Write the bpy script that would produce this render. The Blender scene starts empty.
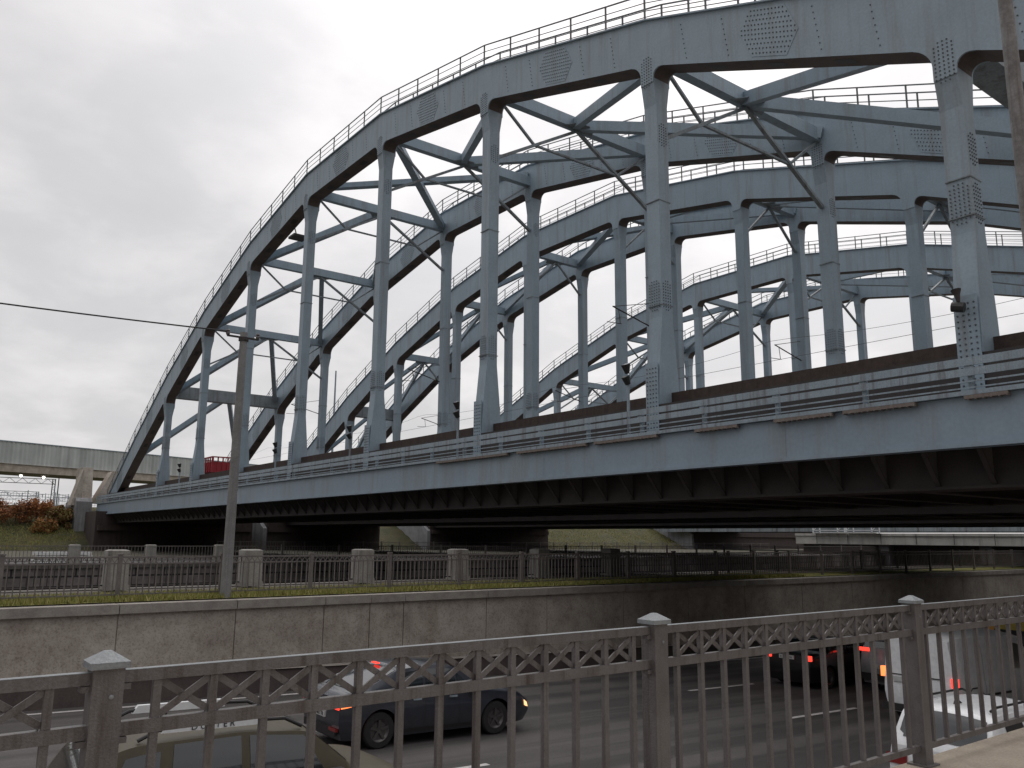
import bpy, math, random
from mathutils import Vector, Matrix
random.seed(7)
R = math.radians
sc = bpy.context.scene
COL = sc.collection

# ------------------------------------------------------------------ materials
def new_mat(name):
    m = bpy.data.materials.new(name); m.use_nodes = True
    nt = m.node_tree; b = nt.nodes['Principled BSDF']
    return m, nt, b
def N(nt, t, **kw):
    n = nt.nodes.new(t)
    for k, v in kw.items():
        if k in n.inputs: n.inputs[k].default_value = v
        else: setattr(n, k, v)
    return n
def ramp(nt, stops):
    r = nt.nodes.new('ShaderNodeValToRGB'); e = r.color_ramp.elements
    e[0].position, e[0].color = stops[0][0], (*stops[0][1], 1)
    e[1].position, e[1].color = stops[-1][0], (*stops[-1][1], 1)
    for p, c in stops[1:-1]:
        x = e.new(p); x.color = (*c, 1)
    return r
def mixc(nt, fac, a, b, mode='MIX'):
    m = nt.nodes.new('ShaderNodeMix'); m.data_type = 'RGBA'; m.blend_type = mode
    for s, v in ((0, fac), (6, a), (7, b)):
        if hasattr(v, 'links') or isinstance(v, bpy.types.NodeSocket): nt.links.new(v, m.inputs[s])
        else: m.inputs[s].default_value = v if s == 0 else (*v, 1)
    return m.outputs[2]
def coords(nt, scale=(1, 1, 1)):
    g = nt.nodes.new('ShaderNodeNewGeometry'); mp = nt.nodes.new('ShaderNodeMapping')
    mp.inputs['Scale'].default_value = scale
    nt.links.new(g.outputs['Position'], mp.inputs['Vector'])
    return mp.outputs['Vector']
def noise(nt, vec, scale, detail=5, rough=.6):
    n = N(nt, 'ShaderNodeTexNoise', Scale=scale, Detail=detail, Roughness=rough)
    nt.links.new(vec, n.inputs['Vector']); return n.outputs['Fac']
def bump(nt, b, h, strength=.3, dist=.02):
    n = N(nt, 'ShaderNodeBump', Strength=strength, Distance=dist)
    nt.links.new(h, n.inputs['Height']); nt.links.new(n.outputs['Normal'], b.inputs['Normal'])

def weathered(name, c1, c2, scale=1.5, rough=.6, metal=0, streak=None, bmp=.15, fine=30, streak_c=None, lo=.35, hi=.7, fine_amp=1):
    """two-tone noise paint/stone with optional vertical streaks of dirt"""
    m, nt, b = new_mat(name)
    v = coords(nt)
    f1 = noise(nt, v, scale, 6, .65)
    r = ramp(nt, [(lo, (0, 0, 0)), (hi, (1, 1, 1))]); nt.links.new(f1, r.inputs[0])
    c = mixc(nt, r.outputs[0], c1, c2)
    if streak:
        vs = coords(nt, (1, 1, .06))
        f2 = noise(nt, vs, streak, 4, .7)
        r2 = ramp(nt, [(.50, (0, 0, 0)), (.72, (1, 1, 1))]); nt.links.new(f2, r2.inputs[0])
        c = mixc(nt, r2.outputs[0], c, streak_c or tuple(x * .55 for x in c1))
    f3 = noise(nt, v, fine, 3, .6)
    r3 = ramp(nt, [(.3, (1 - .18 * fine_amp,) * 3), (.7, (1 + .1 * fine_amp,) * 3)]); nt.links.new(f3, r3.inputs[0])
    c = mixc(nt, 1.0, c, r3.outputs[0], 'MULTIPLY')
    nt.links.new(c, b.inputs['Base Color'])
    b.inputs['Roughness'].default_value = rough; b.inputs['Metallic'].default_value = metal
    if bmp: bump(nt, b, f3, bmp, .01)
    return m
def plain(name, c, rough=.5, metal=0, emit=None, es=0, coat=0):
    m, nt, b = new_mat(name)
    v = coords(nt); f = noise(nt, v, 9, 3)
    r = ramp(nt, [(.3, tuple(x * .88 for x in c)), (.7, tuple(min(1, x * 1.06) for x in c))])
    nt.links.new(f, r.inputs[0]); nt.links.new(r.outputs[0], b.inputs['Base Color'])
    b.inputs['Roughness'].default_value = rough; b.inputs['Metallic'].default_value = metal
    if coat: b.inputs['Coat Weight'].default_value = coat; b.inputs['Coat Roughness'].default_value = .08
    if emit: b.inputs['Emission Color'].default_value = (*emit, 1); b.inputs['Emission Strength'].default_value = es
    return m

M = {}
M['steel'] = weathered('bridge_paint', (.32, .405, .475), (.26, .335, .395), .8, .55, 0, streak=2.2, streak_c=(.24, .27, .295), bmp=.12, fine=14, lo=.3, hi=.75, fine_amp=.5)
M['steel2'] = weathered('bridge_paint_dull', (.27, .31, .335), (.19, .215, .23), 1.1, .6, 0, streak=3, streak_c=(.13, .12, .12), bmp=.12, fine=14)
M['girder'] = weathered('girder_paint', (.285, .36, .43), (.24, .305, .365), .5, .5, 0, streak=1.6, streak_c=(.24, .27, .29), bmp=.05, fine=10, fine_amp=.4)
M['bracketpaint'] = weathered('bracket_paint', (.15, .14, .138), (.10, .092, .09), 1.5, .7, 0, streak=3)
M['railpaint'] = weathered('handrail_paint', (.17, .18, .19), (.11, .115, .12), 2, .6, 0)
M['soffit'] = weathered('brown_shaded_soffit_paint', (.125, .098, .088), (.085, .068, .062), 1.2, .75, 0, streak=2)  # brown coat, darkened so the colour holds the shade beneath the arch
M['bolt'] = weathered('bolt_steel', (.10, .115, .125), (.14, .15, .16), 8, .6, .3, bmp=0)
M['under'] = weathered('underside_shade_steel', (.060, .050, .047), (.036, .031, .03), 1.2, .8, 0, streak=2, streak_c=(.05, .04, .038))  # dark brown puts the shade under the decks into the colour
M['ballast'] = weathered('rusty_ballast_board', (.075, .052, .045), (.045, .034, .03), 4, .9, 0, streak=5)
M['gravel'] = weathered('ballast_gravel', (.24, .22, .20), (.12, .11, .10), 12, .95, 0, bmp=1, fine=25)
M['rail'] = weathered('galvanised_rail', (.32, .395, .45), (.25, .31, .355), 2, .5, 0, streak=5, streak_c=(.15, .14, .14))
M['rust'] = weathered('rusty_tray', (.17, .135, .12), (.25, .22, .20), 7, .85, 0)
def m_wall():
    m, nt, b = new_mat('stained_concrete_wall'); v = coords(nt)
    r1 = ramp(nt, [(.32, (.31, .27, .235)), (.5, (.42, .375, .325)), (.68, (.52, .475, .42))]); nt.links.new(noise(nt, v, 1.1, 8, .72), r1.inputs[0])
    r2 = ramp(nt, [(.34, (.70, .67, .65)), (.47, (1, 1, 1))]); nt.links.new(noise(nt, v, 4.5, 6, .75), r2.inputs[0])
    c = mixc(nt, .8, r1.outputs[0], r2.outputs[0], 'MULTIPLY')
    r3 = ramp(nt, [(.5, (1, 1, 1)), (.72, (.68, .62, .58))]); nt.links.new(noise(nt, coords(nt, (1, 1, .09)), 1.1, 6, .7), r3.inputs[0])
    c = mixc(nt, .6, c, r3.outputs[0], 'MULTIPLY'); g = noise(nt, v, 22, 4, .7)
    r4 = ramp(nt, [(.34, (.7, .68, .66)), (.5, (1.05, 1.05, 1.05))]); nt.links.new(g, r4.inputs[0])
    nt.links.new(mixc(nt, 1., c, r4.outputs[0], 'MULTIPLY'), b.inputs['Base Color']); b.inputs['Roughness'].default_value = .95
    bump(nt, b, g, .4, .02); return m
M['conc'] = m_wall()
M['conc_dark'] = weathered('dirty_plinth_and_shade', (.080, .060, .055), (.055, .043, .04), 2, .9, 0, streak=3)  # dirty plinth tone; on the abutments it paints the shade under the decks
M['cope'] = weathered('coping_concrete', (.38, .35, .31), (.25, .22, .20), 3, .9, 0, bmp=.3)
M['abut'] = weathered('abutment_concrete', (.19, .18, .18), (.12, .11, .108), .6, .9, 0, streak=1, streak_c=(.15, .13, .12))
M['wing'] = weathered('bluish_wing_wall', (.34, .345, .36), (.22, .22, .23), .8, .9, 0, streak=1.2, streak_c=(.15, .14, .14))
M['pale'] = weathered('pale_concrete', (.62, .60, .55), (.47, .45, .41), .7, .85, 0, streak=1.2)
M['granite'] = weathered('granite_pillar', (.36, .345, .315), (.27, .255, .235), 2.4, .85, 0, streak=3, streak_c=(.16, .15, .14), bmp=.4, fine=26)
M['paving'] = weathered('beige_paving', (.40, .34, .27), (.30, .25, .20), 3.5, .95, 0, bmp=1, fine=55)
M['path'] = weathered('gravel_path', (.17, .15, .13), (.12, .105, .09), 3, .95, 0, bmp=.4)
M['soil'] = weathered('dry_ground', (.11, .10, .07), (.075, .07, .05), .3, .95, 0)
M['fence'] = weathered('fence_grey_paint', (.175, .162, .160), (.125, .112, .110), 5, .38, .15, streak=14, streak_c=(.075, .058, .052), bmp=.35, fine=120)
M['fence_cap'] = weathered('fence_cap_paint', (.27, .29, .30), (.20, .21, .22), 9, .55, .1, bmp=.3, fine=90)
M['fence_far'] = weathered('railing_grey_paint', (.20, .175, .165), (.14, .125, .12), 4, .5, 0)
M['iron'] = weathered('dark_iron', (.055, .047, .045), (.035, .03, .03), 4, .6, .2)
M['poleconc'] = weathered('pole_concrete', (.27, .265, .26), (.20, .195, .19), 3, .85, 0, streak=6)
M['poleright'] = weathered('pole_old_paint', (.23, .225, .225), (.15, .142, .14), 6, .7, 0, streak=9, streak_c=(.10, .08, .075), lo=.4, hi=.6)
M['poledirt'] = weathered('dirty_quay_stone', (.15, .135, .12), (.10, .09, .08), 3, .9, 0)
M['wire'] = plain('wire', (.03, .03, .032), .5)
M['ins'] = plain('insulator', (.10, .08, .08), .3)
M['lampdark'] = plain('lamp_housing', (.03, .028, .028), .5)
M['lampglass'] = plain('lamp_glass', (.25, .27, .28), .1)
M['lamplit'] = plain('lit_lamp', (.9, .88, .8), .3, emit=(1, .95, .85), es=4)
M['glass'] = plain('car_glass', (.018, .022, .026), .04, 0, coat=1)
M['rubber'] = plain('tyre_rubber', (.022, .02, .02), .85)
M['rim'] = plain('dark_rim', (.12, .11, .11), .4, .6)
M['rimlight'] = plain('alloy_rim', (.35, .35, .36), .35, .8)
M['trim'] = plain('black_trim', (.022, .02, .02), .5)
M['redlit'] = plain('lit_tail_lamp', (.5, .02, .015), .25, emit=(1, .05, .03), es=1.9)
M['reddim'] = plain('red_lens', (.22, .012, .012), .2, coat=.5)
M['amber'] = plain('amber_lamp', (.8, .45, .2), .2, emit=(1, .55, .25), es=1.6)
M['orangelit'] = plain('orange_lit_lamp', (.8, .2, .06), .2, emit=(1, .22, .06), es=1.9)
M['headlamp'] = plain('clear_lamp', (.45, .45, .47), .12, coat=1)
M['platewhite'] = plain('plate_white', (.55, .55, .54), .5)
M['black'] = plain('black_ink', (.012, .012, .012), .6)
M['p_khaki'] = plain('khaki_car_paint', (.062, .050, .026), .5, 0)
M['p_navy'] = plain('dark_blue_grey_paint', (.042, .047, .062), .3, .4, coat=.8)
M['p_black'] = plain('black_car_paint', (.012, .012, .013), .3, .2, coat=.8)
M['p_silver'] = plain('silver_car_paint', (.42, .42, .43), .35, .5, coat=.6)
M['p_white'] = plain('white_car_paint', (.85, .86, .87), .35, 0, coat=.5)
M['p_yellow'] = plain('yellow_car_paint', (.55, .42, .05), .35, 0, coat=.5)
M['blue'] = plain('blue_band', (.02, .05, .45), .4)
M['railwhite'] = plain('white_roof_rail', (.8, .81, .82), .4)
M['redpaint'] = weathered('red_wagon_paint', (.42, .035, .05), (.33, .03, .04), 3, .6, 0)
M['reddark'] = plain('wagon_dark_red', (.16, .02, .025), .7)
M['mark'] = weathered('road_marking', (.62, .60, .58), (.42, .40, .39), 6, .8, 0, lo=.3, hi=.8)
M['leaf_or'] = plain('autumn_leaf_orange', (.36, .15, .05), .8)
M['leaf_br'] = plain('autumn_leaf_brown', (.20, .085, .045), .85)
M['leaf_ol'] = plain('olive_leaf', (.22, .18, .05), .8)
M['blade'] = plain('grass_blade', (.26, .26, .07), .8)
M['blade2'] = plain('grass_blade_dry', (.36, .32, .12), .8)
M['twig'] = plain('twig_bark', (.09, .065, .05), .9)

def m_asphalt():
    m, nt, b = new_mat('asphalt'); v = coords(nt)
    f = noise(nt, v, .35, 5); g = noise(nt, v, 45, 3, .8)
    vs = coords(nt, (.04, 1.1, 1)); h = noise(nt, vs, 1.3, 3)
    r = ramp(nt, [(.3, (.062, .055, .054)), (.7, (.092, .083, .081))]); nt.links.new(f, r.inputs[0])
    r2 = ramp(nt, [(.42, (.62, .62, .62)), (.6, (1.15, 1.15, 1.15))]); nt.links.new(h, r2.inputs[0])
    r3 = ramp(nt, [(.3, (.7, .7, .7)), (.7, (1.35, 1.35, 1.35))]); nt.links.new(g, r3.inputs[0])
    c = mixc(nt, 1., r.outputs[0], r2.outputs[0], 'MULTIPLY'); c = mixc(nt, 1., c, r3.outputs[0], 'MULTIPLY')
    nt.links.new(c, b.inputs['Base Color']); b.inputs['Roughness'].default_value = .8
    bump(nt, b, g, .5, .01); return m
M['asphalt'] = m_asphalt()
def m_grass(name, a, b_, c_):
    m, nt, b = new_mat(name); v = coords(nt)
    f = noise(nt, v, .6, 6, .7); g = noise(nt, v, 14, 4, .7)
    r = ramp(nt, [(.35, a), (.5, b_), (.68, c_)]); nt.links.new(f, r.inputs[0])
    r3 = ramp(nt, [(.3, (.55, .55, .55)), (.7, (1.35, 1.35, 1.35))]); nt.links.new(g, r3.inputs[0])
    nt.links.new(mixc(nt, 1., r.outputs[0], r3.outputs[0], 'MULTIPLY'), b.inputs['Base Color'])
    b.inputs['Roughness'].default_value = .9; bump(nt, b, g, 1, .08); return m
M['grass'] = m_grass('grass_strip', (.20, .20, .055), (.24, .23, .065), (.32, .27, .09))
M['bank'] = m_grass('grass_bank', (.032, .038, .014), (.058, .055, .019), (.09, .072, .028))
def m_blocks():
    m, nt, b = new_mat('granite_blocks')
    g = nt.nodes.new('ShaderNodeNewGeometry'); s = nt.nodes.new('ShaderNodeSeparateXYZ'); c = nt.nodes.new('ShaderNodeCombineXYZ')
    nt.links.new(g.outputs['Position'], s.inputs[0])
    nt.links.new(s.outputs[0], c.inputs[0]); nt.links.new(s.outputs[2], c.inputs[1])
    br = N(nt, 'ShaderNodeTexBrick', Scale=1.0)
    br.inputs['Brick Width'].default_value = 1.5; br.inputs['Row Height'].default_value = .62
    br.inputs['Mortar Size'].default_value = .05; br.inputs['Color1'].default_value = (.22, .19, .18, 1)
    br.inputs['Color2'].default_value = (.15, .13, .125, 1); br.inputs['Mortar'].default_value = (.035, .028, .028, 1)
    nt.links.new(c.outputs[0], br.inputs['Vector'])
    f = noise(nt, coords(nt), 2.5, 5)
    r = ramp(nt, [(.3, (.6, .6, .6)), (.7, (1.25, 1.25, 1.25))]); nt.links.new(f, r.inputs[0])
    nt.links.new(mixc(nt, 1., br.outputs['Color'], r.outputs[0], 'MULTIPLY'), b.inputs['Base Color'])
    b.inputs['Roughness'].default_value = .85; bump(nt, b, br.outputs['Fac'], -.6, .03); return m
M['blocks'] = m_blocks()
def m_corr():
    m, nt, b = new_mat('noise_barrier_sheet')
    v = coords(nt); f = noise(nt, v, .25, 5); vs = coords(nt, (1, 1, .02)); h = noise(nt, vs, .8, 3)
    r = ramp(nt, [(.35, (.39, .415, .41)), (.7, (.50, .525, .515))]); nt.links.new(f, r.inputs[0])
    r2 = ramp(nt, [(.35, (.78, .78, .78)), (.65, (1.08, 1.08, 1.08))]); nt.links.new(h, r2.inputs[0])
    nt.links.new(mixc(nt, 1., r.outputs[0], r2.outputs[0], 'MULTIPLY'), b.inputs['Base Color'])
    b.inputs['Roughness'].default_value = .6; return m
M['corr'] = m_corr()
def m_water():
    m, nt, b = new_mat('canal_water'); b.inputs['Base Color'].default_value = (.02, .022, .018, 1)
    b.inputs['Roughness'].default_value = .12; f = noise(nt, coords(nt, (1, 1.6, 1)), 1.3, 4); bump(nt, b, f, .25, .1); return m
M['water'] = m_water()

# ------------------------------------------------------------------ mesh builder
def empty(name, loc=(0, 0, 0), label=None, cat=None, group=None, rz=0):
    o = bpy.data.objects.new(name, None); COL.objects.link(o); o.location = loc; o.rotation_euler = (0, 0, rz)
    o.empty_display_size = .3
    return tag(o, label, cat, group)
def tag(o, label=None, cat=None, group=None, kind=None):
    if label: o['label'] = label
    if cat: o['category'] = cat
    if group: o['group'] = group
    if kind: o['kind'] = kind
    return o
class MB:
    """collects shapes given in world (or thing-local) coordinates"""
    def __init__(s): s.v = []; s.f = []; s.mi = []
    def add(s, vs, fs, mi=0):
        n = len(s.v); s.v += [tuple(v) for v in vs]; s.f += [tuple(i + n for i in f) for f in fs]; s.mi += [mi] * len(fs)
        return s
    def box(s, x0, x1, y0, y1, z0, z1, mi=0):
        return s.add([(x0, y0, z0), (x1, y0, z0), (x1, y1, z0), (x0, y1, z0), (x0, y0, z1), (x1, y0, z1), (x1, y1, z1), (x0, y1, z1)],
                     [(0, 3, 2, 1), (4, 5, 6, 7), (0, 1, 5, 4), (1, 2, 6, 5), (2, 3, 7, 6), (3, 0, 4, 7)], mi)
    def beam(s, a, b, w, h, up=(0, 0, 1), mi=0, w2=None, h2=None):
        a, b = Vector(a), Vector(b); d = (b - a).normalized(); up = Vector(up)
        if abs(d.dot(up)) > .98: up = Vector((0, 1, 0)) if abs(d.y) < .9 else Vector((1, 0, 0))
        sx = d.cross(up).normalized(); sy = sx.cross(d).normalized()
        vs = []
        for p, ww, hh in ((a, w, h), (b, w2 or w, h2 or h)):
            for i, j in ((-1, -1), (1, -1), (1, 1), (-1, 1)): vs.append(p + sx * i * ww / 2 + sy * j * hh / 2)
        return s.add(vs, [(3, 2, 1, 0), (4, 5, 6, 7), (0, 1, 5, 4), (1, 2, 6, 5), (2, 3, 7, 6), (3, 0, 4, 7)], mi)
    def ibeam(s, a, b, w, h, t=.04, up=(0, 0, 1), mi=0):
        a, b = Vector(a), Vector(b); d = (b - a).normalized(); up = Vector(up)
        sx = d.cross(up).normalized(); sy = sx.cross(d).normalized()
        s.beam(a, b, t, h - 2 * t, sy, mi)
        for k in (-1, 1):
            o = sy * k * (h / 2 - t / 2); s.beam(a + o, b + o, w, t, sy, mi)
        return s
    def tube(s, pts, r, n=8, mi=0, cap=True):
        pts = [Vector(p) for p in pts]; rs = r if isinstance(r, (list, tuple)) else [r] * len(pts); vs = []
        for i, p in enumerate(pts):
            d = (pts[min(i + 1, len(pts) - 1)] - pts[max(i - 1, 0)]).normalized()
            u = Vector((0, 0, 1)) if abs(d.z) < .95 else Vector((1, 0, 0))
            x = d.cross(u).normalized(); y = x.cross(d)
            for k in range(n):
                a = 2 * math.pi * k / n; vs.append(p + (x * math.cos(a) + y * math.sin(a)) * rs[i])
        fs = []
        for i in range(len(pts) - 1):
            for k in range(n): fs.append((i * n + k, i * n + (k + 1) % n, (i + 1) * n + (k + 1) % n, (i + 1) * n + k))
        if cap: fs += [tuple(range(n))[::-1], tuple((len(pts) - 1) * n + k for k in range(n))]
        return s.add(vs, fs, mi)
    def prism(s, poly, axis, c0, c1, mi=0):
        """poly of 2-D points extruded along axis 'x','y' or 'z' from c0 to c1"""
        def mk(p, c): return {'x': (c, p[0], p[1]), 'y': (p[0], c, p[1]), 'z': (p[0], p[1], c)}[axis]
        n = len(poly); vs = [mk(p, c0) for p in poly] + [mk(p, c1) for p in poly]
        fs = [tuple(range(n)), tuple(range(n, 2 * n))[::-1]] + [(i, n + i, n + (i + 1) % n, (i + 1) % n) for i in range(n)]
        return s.add(vs, fs, mi)
    def lathe(s, prof, n=24, axis='y', c=(0, 0, 0), mi=0):
        vs = []
        for (r, h) in prof:
            for k in range(n):
                a = 2 * math.pi * k / n
                if axis == 'y': vs.append((c[0] + r * math.cos(a), c[1] + h, c[2] + r * math.sin(a)))
                else: vs.append((c[0] + r * math.cos(a), c[1] + r * math.sin(a), c[2] + h))
        fs = []
        for i in range(len(prof) - 1):
            for k in range(n): fs.append((i * n + k, i * n + (k + 1) % n, (i + 1) * n + (k + 1) % n, (i + 1) * n + k))
        return s.add(vs, fs, mi)
    def build(s, name, mats, parent=None, smooth=False, fix=True):
        me = bpy.data.meshes.new(name)
        off = Vector(parent_origin(parent)) if parent else Vector((0, 0, 0))
        me.from_pydata([tuple(Vector(v) - off) for v in s.v], [], s.f)
        if not isinstance(mats, (list, tuple)): mats = [mats]
        for m in mats: me.materials.append(m if not isinstance(m, str) else M[m])
        me.polygons.foreach_set('material_index', s.mi)
        if fix:
            import bmesh
            bm = bmesh.new(); bm.from_mesh(me); bmesh.ops.recalc_face_normals(bm, faces=bm.faces); bm.to_mesh(me); bm.free()
        if smooth:
            me.polygons.foreach_set('use_smooth', [True] * len(me.polygons))
            me.set_sharp_from_angle(angle=R(35))
        me.update()
        o = bpy.data.objects.new(name, me); COL.objects.link(o)
        if parent: o.parent = parent
        return o
def parent_origin(p):
    if p.get('_local'): return (0, 0, 0)
    l = Vector(p.location)
    while p.parent: p = p.parent; l += Vector(p.location)
    return l
def copy_tree(o, parent=None):
    c = o.copy(); COL.objects.link(c); c.parent = parent
    for ch in list(o.children): copy_tree(ch, c)
    return c

# ------------------------------------------------------------------ camera and light
A, P_, RL, F = .6494, .18295, .008, 830.
Rt = Vector((math.cos(A), -math.sin(A), 0)); Fw = Vector((math.sin(A), math.cos(A), 0)); Z = Vector((0, 0, 1))
fwd = Fw * math.cos(P_) + Z * math.sin(P_); up0 = -Fw * math.sin(P_) + Z * math.cos(P_)
rr = Rt * math.cos(RL) + up0 * math.sin(RL); uu = -Rt * math.sin(RL) + up0 * math.cos(RL)
cam = bpy.data.objects.new('camera', bpy.data.cameras.new('camera')); COL.objects.link(cam)
cam.matrix_world = Matrix(((rr.x, uu.x, -fwd.x, 0), (rr.y, uu.y, -fwd.y, 0), (rr.z, uu.z, -fwd.z, 1.6), (0, 0, 0, 1)))
cam.data.sensor_width = 36; cam.data.lens = 36 * F / 1024; cam.data.clip_end = 6000; cam.data.clip_start = .05
sc.camera = cam
sc.view_settings.view_transform = 'Standard'; sc.view_settings.look = 'None'; sc.view_settings.exposure = 0; sc.view_settings.gamma = 1

# sun behind the bridge, high and veiled by cloud
sun_az = A + R(16); sun_el = R(48)         # clockwise from +Y
sd = Vector((math.sin(sun_az) * math.cos(sun_el), math.cos(sun_az) * math.cos(sun_el), math.sin(sun_el)))
sl = bpy.data.lights.new('sun', 'SUN'); sl.energy = .5; sl.angle = R(25); sl.color = (1, .96, .9)
so = bpy.data.objects.new('sun', sl); COL.objects.link(so); so.rotation_euler = (-sd).to_track_quat('-Z', 'Y').to_euler()

w = bpy.data.worlds.new('World'); sc.world = w; w.use_nodes = True; nt = w.node_tree
bg = nt.nodes['Background']; bg.inputs['Strength'].default_value = .1
sky = nt.nodes.new('ShaderNodeTexSky'); sky.sky_type = 'NISHITA'; sky.sun_disc = False
sky.sun_elevation = sun_el; sky.sun_rotation = sun_az; sky.air_density = 1; sky.dust_density = 3
tc = nt.nodes.new('ShaderNodeTexCoord')
sep = nt.nodes.new('ShaderNodeSeparateXYZ'); nt.links.new(tc.outputs['Generated'], sep.inputs[0])
# project the view direction onto a flat cloud layer
zc = N(nt, 'ShaderNodeMath', operation='MAXIMUM'); nt.links.new(sep.outputs[2], zc.inputs[0]); zc.inputs[1].default_value = 0
za = N(nt, 'ShaderNodeMath', operation='ADD'); nt.links.new(zc.outputs[0], za.inputs[0]); za.inputs[1].default_value = .28
dx = N(nt, 'ShaderNodeMath', operation='DIVIDE'); dy = N(nt, 'ShaderNodeMath', operation='DIVIDE')
nt.links.new(sep.outputs[0], dx.inputs[0]); nt.links.new(za.outputs[0], dx.inputs[1])
nt.links.new(sep.outputs[1], dy.inputs[0]); nt.links.new(za.outputs[0], dy.inputs[1])
cb = nt.nodes.new('ShaderNodeCombineXYZ'); nt.links.new(dx.outputs[0], cb.inputs[0]); nt.links.new(dy.outputs[0], cb.inputs[1])
n1 = N(nt, 'ShaderNodeTexNoise', Scale=2.6, Detail=7, Roughness=.55, Distortion=.3); nt.links.new(cb.outputs[0], n1.inputs['Vector'])
n2 = N(nt, 'ShaderNodeTexNoise', Scale=5.5, Detail=4, Roughness=.5, Distortion=.2); nt.links.new(cb.outputs[0], n2.inputs['Vector'])
am = N(nt, 'ShaderNodeMath', operation='MULTIPLY_ADD'); nt.links.new(n2.outputs['Fac'], am.inputs[0]); am.inputs[1].default_value = .35
nt.links.new(n1.outputs['Fac'], am.inputs[2])
cr = ramp(nt, [(.50, (.935, .94, .955)), (.62, (.98, .975, .98)), (.74, (1.10, 1.09, 1.09)), (.86, (1.2, 1.19, 1.18))]); nt.links.new(am.outputs[0], cr.inputs[0])
# thin cloud where the sun stands behind it
dot = N(nt, 'ShaderNodeVectorMath', operation='DOT_PRODUCT'); nt.links.new(tc.outputs['Generated'], dot.inputs[0]); dot.inputs[1].default_value = sd
gl = N(nt, 'ShaderNodeMapRange'); nt.links.new(dot.outputs['Value'], gl.inputs['Value'])
gl.interpolation_type = 'SMOOTHSTEP'
gl.inputs['From Min'].default_value = .70; gl.inputs['From Max'].default_value = 1.0; gl.inputs['To Min'].default_value = 7.0; gl.inputs['To Max'].default_value = 10.6
vm = N(nt, 'ShaderNodeVectorMath', operation='SCALE'); nt.links.new(cr.outputs[0], vm.inputs[0]); nt.links.new(gl.outputs['Result'], vm.inputs['Scale'])
# low sky opposite the sun is dimmed out of view to darken the underpass
hd = N(nt, 'ShaderNodeVectorMath', operation='DOT_PRODUCT'); nt.links.new(tc.outputs['Generated'], hd.inputs[0]); hd.inputs[1].default_value = (.8, .6, 1.5)
dk = N(nt, 'ShaderNodeMapRange'); nt.links.new(hd.outputs['Value'], dk.inputs['Value']); dk.interpolation_type = 'SMOOTHSTEP'
dk.inputs['From Min'].default_value = -.7; dk.inputs['From Max'].default_value = .4; dk.inputs['To Min'].default_value = .16; dk.inputs['To Max'].default_value = 1.0
vd = N(nt, 'ShaderNodeVectorMath', operation='SCALE'); nt.links.new(vm.outputs[0], vd.inputs[0]); zn = N(nt, 'ShaderNodeMapRange'); nt.links.new(sep.outputs[2], zn.inputs['Value']); zn.interpolation_type = 'SMOOTHSTEP'
zn.inputs['From Min'].default_value = .5; zn.inputs['From Max'].default_value = .95; zn.inputs['To Min'].default_value = 1.0; zn.inputs['To Max'].default_value = 1.7  # unseen zenith brightened to light the wall and upward faces
mz = N(nt, 'ShaderNodeMath', operation='MULTIPLY'); nt.links.new(dk.outputs['Result'], mz.inputs[0]); nt.links.new(zn.outputs['Result'], mz.inputs[1])
nt.links.new(mz.outputs[0], vd.inputs['Scale'])
tint = mixc(nt, 1., vd.outputs[0], (1.0, .985, .99), 'MULTIPLY')
nt.links.new(mixc(nt, .93, sky.outputs[0], tint), bg.inputs['Color'])

# ------------------------------------------------------------------ ground, road, canal
def road_z(x): return max(-4.6, min(0, -2.4 - .03 * (x - 8)))
XS = [-900, -72] + list(range(-60, 82, 6)) + [400]
def strip(name, y0, y1, dz, mat, x0=None, x1=None, kind='structure'):
    xs = [x for x in XS if (x0 is None or x > x0) and (x1 is None or x < x1)]
    if x0 is not None: xs = [x0] + xs
    if x1 is not None: xs = xs + [x1]
    m = MB(); vs = []
    for x in xs: vs += [(x, y0, road_z(x) + dz), (x, y1, road_z(x) + dz)]
    m.add(vs, [(2 * i, 2 * i + 2, 2 * i + 3, 2 * i + 1) for i in range(len(xs) - 1)])
    o = m.build(name, mat, fix=False); o['kind'] = kind; return o
strip('road', 4.4, 21.9, 0, 'asphalt')
def patch(name, quads, mat, z=None):
    m = MB()
    for (x0, x1, y0, y1, zz) in quads: m.add([(x0, y0, zz), (x1, y0, zz), (x1, y1, zz), (x0, y1, zz)], [(0, 1, 2, 3)])
    o = m.build(name, mat, fix=False); o['kind'] = 'structure'; return o
def flat(name, x0, x1, y0, y1, z0, z1, mat):
    o = MB().box(x0, x1, y0, y1, z0, z1).build(name, mat); o['kind'] = 'structure'; return o
patch('pavement', [(-900, 400, -900, 3.20, 0)], 'paving')
patch('ground', [(-3000, 3000, 50.6, 3500, -.02), (-3000, -900, -900, 50.6, -.02), (400, 3000, -900, 50.6, -.02), (-3000, 3000, -3000, -900, -.02)], 'soil')
patch('canal_path', [(-900, 400, 24.9, 26.9, .0)], 'path')
patch('lawn', [(-900, 400, 22.55, 24.9, -.03)], 'grass')
patch('canal_water', [(-900, 400, 27.0, 50.5, -2.7)], 'water')
patch('far_road', [(-900, 400, 52.2, 62, .0)], 'asphalt')
# painted edge lines and dashes: every line is a thin strip just above the asphalt
strip('road_edge_line', 21.35, 21.5, .005, 'mark')
strip('road_edge_line', 5.1, 5.25, .005, 'mark')
mk = MB()
for yy, x_start in ((17.05, 7.4), (13.0, 6.4), (8.95, 9)):
    for k in range(-4, 10):
        xa = x_start + 12.1 * k; xb = xa + 3.0
        mk.add([(xa, yy - .07, road_z(xa) + .005), (xb, yy - .07, road_z(xb) + .005), (xb, yy + .07, road_z(xb) + .005), (xa, yy + .07, road_z(xa) + .005)], [(0, 1, 2, 3)])
o = mk.build('lane_markings', 'mark', fix=False); o['kind'] = 'structure'

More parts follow.
